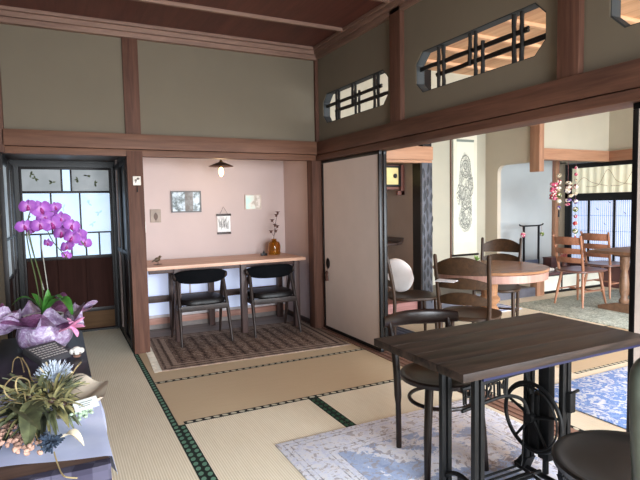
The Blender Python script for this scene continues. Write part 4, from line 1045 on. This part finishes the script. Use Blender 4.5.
def blind(u, v):
    y = 5.58 - u*3.6; return Vector((7.272 + .010*math.sin(u*190) + .004*math.sin(u*77), y, 1.795 - v*(.405 - .0*u)))
b = MB(); b.grid(blind, 400, 4, .001); b.build('gathered_blind', BLIND, w)
b = MB()
for k, (y0, h) in enumerate(((5.35, .12), (4.95, .22), (4.55, .2))):
    b.tube(arc([(7.255, y0+.35, 1.50), (7.255, y0+.15, 1.52), (7.255, y0, 1.52+h), (7.255, y0-.15, 1.56), (7.255, y0-.4, 1.50)]), .003, 5)
b.build('drawn_cord', plain('beige_cord', (150, 140, 104), .7), w)
# near end of the second room (never in the picture): glazed garden side
slab('wall_garden', CREAM, (2.53, 7.35, -1.78, -1.7, 2.2, 2.9), (2.53, 2.9, -1.78, -1.7, 0, 2.2), (7.0, 7.35, -1.78, -1.7, 0, 2.2))
b = MB()
for x in (2.9, 3.9, 4.93, 5.95, 6.95): b.box(x, x+.05, -1.76, -1.71, 0, 2.2)
b.box(2.9, 7.0, -1.76, -1.71, 0, .07); b.box(2.9, 7.0, -1.76, -1.71, 2.13, 2.2); struct(b.build('window_8', LACQB))

# stand and little things on the platform
t = thing('display_stand', 'slim black torii shaped stand on the platform against the white wall', 'stand', (6.31, 5.5, .287))
b = MB(); b.tube(arc([(-.25, 0, .665), (-.2, 0, .645), (0, 0, .64), (.2, 0, .645), (.25, 0, .665)]), .011, 8); b.build('top_bar', LACQ, t)
for s in (-1, 1):
    b = MB(); b.box(s*.155-.012, s*.155+.012, -.012, .012, 0, .64, bev=.002); b.build('post', LACQ, t)
    b = MB(); b.box(s*.155-.02, s*.155+.02, -.10, .10, 0, .03, bev=.003); b.build('foot', LACQ, t)
b = MB(); b.box(-.145, .145, -.008, .008, .03, .13, bev=.002); b.build('base_panel', plain('blue_grey_panel', (70, 78, 96), .5), t)
def ball_mat(nm, c): 
    n = NT(nm); f = n.voro(n.coord(), 45, 'Color'); s = n.new('ShaderNodeSeparateColor'); n.link(f, s.inputs[0])
    n.base(n.ramp(s.outputs[0], [(.2, c), (.5, (236, 226, 210)), (.75, tuple(int(x*.6) for x in c))], 'CONSTANT'), .7); return n.m
BALLS = [ball_mat('thread_ball_%s' % nm, c) for nm, c in (('pink', (216, 96, 128)), ('green', (120, 140, 60)), ('red', (186, 44, 52)), ('violet', (110, 84, 150)), ('ivory', (226, 206, 170)))]
THR = plain('thread', (140, 90, 90), .8)
for x, m, lab, r in ((6.115, BALLS[0], 'pink thread ball hanging from the left of the black stand', .035), (6.515, BALLS[1], 'green thread ball hanging from the right of the black stand', .03)):
    t = thing('thread_ball', lab, 'ornament', (x, 5.48, .80))
    b = MB(); b.tube([(0, .015, .14), (0, 0, .02)], .0018, 5); b.build('cord', THR, t)
    b = MB(); b.ell((0, 0, 0), (r, r, r*1.2)); b.build('ball', m, t)
t = thing('wooden_box', 'small dark red wooden box with dried stems on the window platform', 'box', (6.55, 5.33, .287))
b = MB(); b.box(-.10, .10, -.075, .075, 0, .155, bev=.004); b.build('box_body', plain('dark_red_box', (78, 44, 42), .5), t)
b = MB(); b.box(-.105, .105, -.08, .08, .155, .172, bev=.003); b.build('box_lid', plain('dark_red_lid', (88, 50, 46), .5), t)
t = thing('dried_posy', 'reddish dried posy in a little jar right of the dark red box', 'dried flower', (6.80, 5.32, .287))
b = MB(); b.lathe([(.03, 0), (.045, .02), (.045, .06), (.03, .085), (.034, .09), (.025, .09), (.02, .08)], 16); b.build('jar', plain('brown_jar', (104, 76, 70), .4), t)
b = MB()
for k in range(40):
    d = Vector((random.gauss(0, .6), random.gauss(0, .5), 1 + random.random()*.8)).normalized(); b.tube([(0, 0, .08), Vector((0, 0, .08)) + d*random.uniform(.08, .16)], [.003, .005], 5)
b.build('flower_heads', plain('rust_flowers', (168, 92, 84), .8, var=.3, scale=50), t)
for x, y, r in ((6.16, 5.15, .03), (6.24, 5.12, .036), (6.33, 5.14, .028), (6.42, 5.12, .032)):
    b = MB(); b.ell((0, 0, r*.8), (r*1.15, r, r*.8), rot('Z', x*9), 14, 8)
    tag(b.build('white_shell', plain('shell_white', (230, 224, 216), .5) if x < 6.2 else bpy.data.materials['shell_white'], loc=(x, y, .287)), 'small white rounded shell in the row on the platform behind the round table', 'shell', 'white shells on the platform')

# hanging strands of thread balls
strands = [(6.075, 'short bushy strand of pink cloth flowers hanging left of the window', [(1.52, 0, .05), (1.47, 0, .05), (1.42, 0, .045), (1.38, 2, .05), (1.33, 0, .05), (1.45, 4, .04)], .022),
           (6.185, 'strand of five ivory and red thread balls ending in a dark tassel', [(1.64, 4, .032), (1.55, 2, .036), (1.46, 4, .032), (1.37, 1, .036), (1.29, 4, .034), (1.20, 3, .026)], 0),
           (6.37, 'bushy strand of mixed cloth balls hanging before the blind', [(1.54, 4, .045), (1.48, 2, .045), (1.42, 3, .045), (1.36, 4, .04), (1.30, 3, .045), (1.24, 0, .035), (1.46, 4, .04)], .04),
           (6.53, 'longest strand of coloured thread balls hanging before the shoji', [(1.75, 0, .022), (1.66, 0, .024), (1.58, 4, .02), (1.49, 2, .036), (1.39, 4, .026), (1.28, 3, .034), (1.17, 1, .038), (1.07, 0, .026), (.97, 2, .034), (.86, 1, .038)], 0)]
for x, lab, bl, spread in strands:
    t = thing('ornament_strand', lab, 'ornament', (x, 4.93, 0), 0, 'hanging thread ball strands')
    zb = min(q[0] for q in bl)
    b = MB(); b.tube([(0, 0, zb - .02), (0, 0, 1.85)], .0022, 5); b.build('cord', THR, t)
    for k, (z, mi, r) in enumerate(bl):
        dx = random.uniform(-spread, spread); dy = random.uniform(-spread, spread)
        b = MB()
        if spread:
            for q in range(6): a = 2*PI*q/6; b.ell((dx + r*.5*math.cos(a), dy + r*.5*math.sin(a), z + random.uniform(-.01, .01)), (r*.55, r*.55, r*.45), u=8, v=6)
            b.ell((dx, dy, z), (r*.6, r*.6, r*.6), u=8, v=6)
        else: b.ell((dx, dy, z), (r, r, r), u=14, v=10)
        b.build('cloth_ball', BALLS[mi], t)
    if not spread:
        b = MB(); b.lathe([(.003, 0), (.009, -.02), (.012, -.10), (.003, -.102)], 8, c=(0, 0, zb - .03)); b.build('tassel', BALLS[2] if x > 6.4 else LACQB, t)

# ------------------------------------------------------------------ second room furniture
t = thing('round_table', 'round reddish wooden table with turned legs in the next room', 'table', (3.462, 3.48, 0))
b = MB(); b.lathe([(.02, .692), (.485, .692), (.50, .70), (.503, .71), (.498, .72), (.02, .722)], 64); b.build('tabletop', TABW, t)
b = MB(); b.lathe([(.47, .625), (.49, .63), (.49, .692), (.47, .692)], 64, cap=False); b.build('apron', wood('pinkish_apron', (140, 104, 92), (176, 138, 124), 'z', .8, .3), t)
b = MB(); b.lathe([(.09, .10), (.105, .13), (.07, .17), (.085, .20), (.10, .26), (.085, .33), (.06, .37), (.09, .40), (.095, .43), (.07, .46), (.075, .56), (.11, .62), (.16, .692)], 28); b.build('pedestal', TABW, t)
for k in range(4):
    a = math.radians(-30 + 90*k); c, s_ = math.cos(a), math.sin(a)
    b = MB(); b.tube(arc([(.05*c, .05*s_, .17), (.16*c, .16*s_, .14), (.26*c, .26*s_, .06), (.33*c, .33*s_, .026)]), [.04]*8 + [.034]*8 + [.026]*6, 12); b.build('foot', TABW, t)
c = at(446, 281, 'z', .723)
t = thing('paper_sheet', 'white sheet of paper lying on the near left part of the round table', 'paper', (c.x, c.y, .7225), .5)
b = MB(); b.box(-.055, .055, -.075, .075, 0, .0012); b.build('lower_leaf', plain('white_menu_paper', (228, 226, 228), .7), t)
b = MB(); b.box(-.055, .055, -.075, .075, 0, .001, mat=Matrix.Translation((.006, 0, .002)) @ rot('Y', -.05) @ rot('Z', .04)); b.build('upper_leaf', bpy.data.materials['white_menu_paper'], t)
q = at(477, 266, 'z', .723)
t = thing('bud_vase', 'tiny vase with a green sprig at the far left of the round table', 'vase', (q.x, q.y, .7225))
b = MB(); b.lathe([(.012, 0), (.02, .01), (.02, .03), (.01, .045), (.012, .05), (.008, .05)], 14); b.build('glass_body', plain('white_bud_vase', (220, 222, 220), .3), t)
b = MB()
for k in range(8):
    a = k*.8; b.leaf((0, 0, .045), (.035*math.cos(a), .035*math.sin(a), .075 + .012*(k % 3)), .02, th=.001, n=5)
b.build('sprig', plain('sprig_green', (120, 156, 74), .6), t)

def ladder(label, loc, rz, cushion=False, group='ladder back chairs around the round table'):
    """faces local +x"""
    t = thing('ladder_back_chair', label, 'chair', loc, rz, group)
    for s in (-1, 1):
        b = MB(); b.tube(arc([(-.185, s*.175, 0), (-.19, s*.178, .22), (-.19, s*.182, .43), (-.225, s*.190, .66), (-.28, s*.196, .90)]), [.014]*4 + [.017]*14 + [.015]*4, 12)
        b.ell((-.281, s*.196, .905), (.015, .015, .012), u=10, v=6); b.build('leg', LADW, t)
        b = MB(); b.tube([(.19, s*.185, .41), (.20, s*.19, .2), (.205, s*.193, 0)], [.017, .018, .013], 12); b.build('leg', LADW, t)
    def seat(u, v):
        a = 2*PI*u; c, s_ = math.cos(a), math.sin(a)
        x = .235*math.copysign(abs(c)**.7, c); y = .232*math.copysign(abs(s_)**.7, s_)
        pr, z = [(0, .405), (.94, .405), (1, .415), (1, .432), (.95, .437), (.7, .428), (0, .424)][int(round(v*6))]
        return Vector((x*pr + .01, y*pr, z))
    b = MB(); b.grid(seat, 40, 7, closed_u=True); b.build('seat', LADW, t)
    for zc, h, arch in ((.83, .085, .055), (.70, .052, .035), (.575, .05, .05)):
        def slat(u, v):
            a = -1 + 2*u; y = .185*a; z0 = zc - h*.8; z1 = zc + h*.2 + arch*(1-a*a)
            z = z0 + (z1 - z0)*v; xb = -.19 - (z - .43)*.19 - .045*(1-a*a)
            return Vector((xb, y, z))
        b = MB(); b.grid(slat, 17, 5, .014); b.build('slat', LADX, t)
    for s in (-1, 1):
        b = MB(); b.tube([(-.187, s*.177, .2), (.2, s*.19, .2)], .010, 8); b.build('stretcher', LADW, t)
    b = MB(); b.tube([(.203, -.19, .25), (.203, .19, .25)], .010, 8); b.build('stretcher', LADW, t)
    return t
fa = math.atan2(.66, .75)
A = ladder('dark ladder back chair seen from behind, tucked under the round table nearest the sill', (2.86, 3.08, .0), fa - .12)
dup(A, (2.945, 3.975, .0062), math.radians(-22), 'dark ladder back chair side-on beside the white paper panel, with a pale cushion')
dup(A, (3.98, 3.90, 0), math.atan2(-.57, -.82), 'dark ladder back chair on the far side of the round table facing the viewer')
def cush(u, v):
    a = 2*PI*u; ph = PI*(v - .5); r = math.cos(ph)**.6
    return Vector((.05*math.sin(ph)*(1 - .15*r), .17*r*math.cos(a)*(1 + .02*math.sin(8*a)), .17*r*math.sin(a)))
b = MB(); b.grid(cush, 40, 13, closed_u=True)
o = b.build('round_cushion', plain('white_cushion_cloth', (222, 214, 210), .9, var=.03), loc=(2.885, 4.09, .612)); o.rotation_euler = (0, -.22, .45)
tag(o, 'round off-white cushion leaning on the side-on ladder back chair', 'cushion')

def tan_chair(label, loc, rz):
    t = thing('slat_back_chair', label, 'chair', loc, rz, 'tan slat back chairs at the trestle table')
    def seat(u, v):
        a = 2*PI*u; c, s_ = math.cos(a), math.sin(a)
        x = .27*math.copysign(abs(c)**.55, c); y = (.235 + .02*c)*math.copysign(abs(s_)**.55, s_)
        pr, z = [(0, .415), (.93, .415), (1, .424), (1, .438), (.96, .443), (.7, .434), (0, .43)][int(round(v*6))]
        return Vector((x*pr, y*pr, z))
    b = MB(); b.grid(seat, 40, 7, closed_u=True); b.build('seat', wood('dark_tan_seat', (98, 66, 58), (134, 96, 86), 'x', 1.0, .3), t)
    for sx in (-1, 1):
        for s in (-1, 1):
            b = MB(); b.tube([(sx*.15, s*.145, .418), (sx*.185, s*.172, .2), (sx*.215, s*.195, 0)], [.015, .018, .011], 12); b.build('leg', TANZ, t)
    for s in (-1, 1):
        b = MB(); b.tube([(-.175, s*.165, .43), (-.215, s*.178, .65), (-.265, s*.19, .87)], [.017, .016, .013], 12); b.build('back_post', TANZ, t)
    for zc, h in ((.80, .045), (.675, .032), (.565, .03)):
        def slat(u, v):
            a = -1 + 2*u; z = zc - h + 2*h*v + .008*(1 - a*a)*v
            return Vector((-.178 - (z - .43)*.2 - .05*(1 - a*a), .178*a, z))
        b = MB(); b.grid(slat, 15, 4, .012); b.build('slat', TANW, t)
    for s in (-1, 1):
        b = MB(); b.tube([(-.187, s*.174, .19), (.187, s*.174, .19)], .010, 8); b.build('stretcher', TANW, t)
    b = MB(); b.tube([(0, -.174, .19), (0, .174, .19)], .010, 8); b.build('stretcher', TANW, t)
    return t
D = tan_chair('tan slat back chair nearest the round table, back to the platform', (5.75, 4.26, .009), 0)
D['label'] = 'tan slat back chair nearer the round table, standing on the green rug'
dup(D, (6.55, 4.47, .009), .03, 'tan slat back chair nearer the shoji window, partly behind the other')
t = thing('trestle_table', 'oak trestle table at the right edge beyond the tan chairs', 'table', (6.20, 3.46, .009))
b = MB(); b.box(-.84, .84, -.42, .42, .69, .725, bev=.008); b.build('tabletop', TRESW, t)
for x in (-.45, .45):
    b = MB(); b.prism([(-.48, .0), (.52, .0), (.53, .04), (.30, .10), (-.26, .10), (-.49, .04)], 'x', x-.05, x+.05); b.build('foot', TRESW, t)
    for y in (-.24, .24):
        b = MB(); b.lathe([(.045, .09), (.055, .13), (.035, .17), (.048, .23), (.052, .33), (.04, .43), (.032, .47), (.048, .52), (.052, .64)], 18, c=(x, y, 0)); b.build('post', TRESW, t)
    b = MB(); b.box(x-.045, x+.045, -.34, .34, .635, .69, bev=.006); b.build('bearer', TRESW, t)
b = MB(); b.box(-.40, .40, -.02, .02, .025, .08, bev=.004); b.build('stretcher', TRESW, t)

# ------------------------------------------------------------------ light
W = bpy.data.worlds.new('world'); S.world = W; W.use_nodes = True
W.node_tree.nodes['Background'].inputs[0].default_value = (.78, .88, 1, 1); W.node_tree.nodes['Background'].inputs[1].default_value = .12
def area(name, loc, rotv, sx, sy, e, c=(1, 1, 1)):
    l = bpy.data.lights.new(name, 'AREA'); l.shape = 'RECTANGLE'; l.size = sx; l.size_y = sy; l.energy = e; l.color = c
    o = bpy.data.objects.new(name, l); COL.objects.link(o); o.location = loc; o.rotation_euler = rotv
    return o
def down(o, spread): o.data.spread = math.radians(spread); return o
down(area('daylight_rear_window', (.9, -2.45, 1.2), (math.radians(90 - 29), 0, 0), 2.2, 2.0, 300, (.88, .94, 1)), 112)
down(area('daylight_garden_window', (4.95, -1.95, 1.15), (math.radians(90 - 27), 0, 0), 4.0, 2.1, 500, (.86, .93, 1)), 112)
def point(name, loc, e, r, c):
    l = bpy.data.lights.new(name, 'POINT'); l.energy = e; l.shadow_soft_size = r; l.color = c
    o = bpy.data.objects.new(name, l); COL.objects.link(o); o.location = loc; return o
point('pendant_glow', (1.51, 5.2, 1.585), 3.2, .02, (1, .72, .42))
point('ceiling_lamp_glow', (1.0, 2.3, 2.62), 6, .12, (1, .95, .88))
vs = S.view_settings
S.display_settings.display_device = 'sRGB'
vs.view_transform = 'Standard'; vs.look = 'None'; vs.gamma = 1; vs.use_curve_mapping = False; vs.exposure = 0.0
S.cycles.use_denoising = True
S.cycles.max_bounces = 8; S.cycles.diffuse_bounces = 5; S.cycles.sample_clamp_indirect = 6
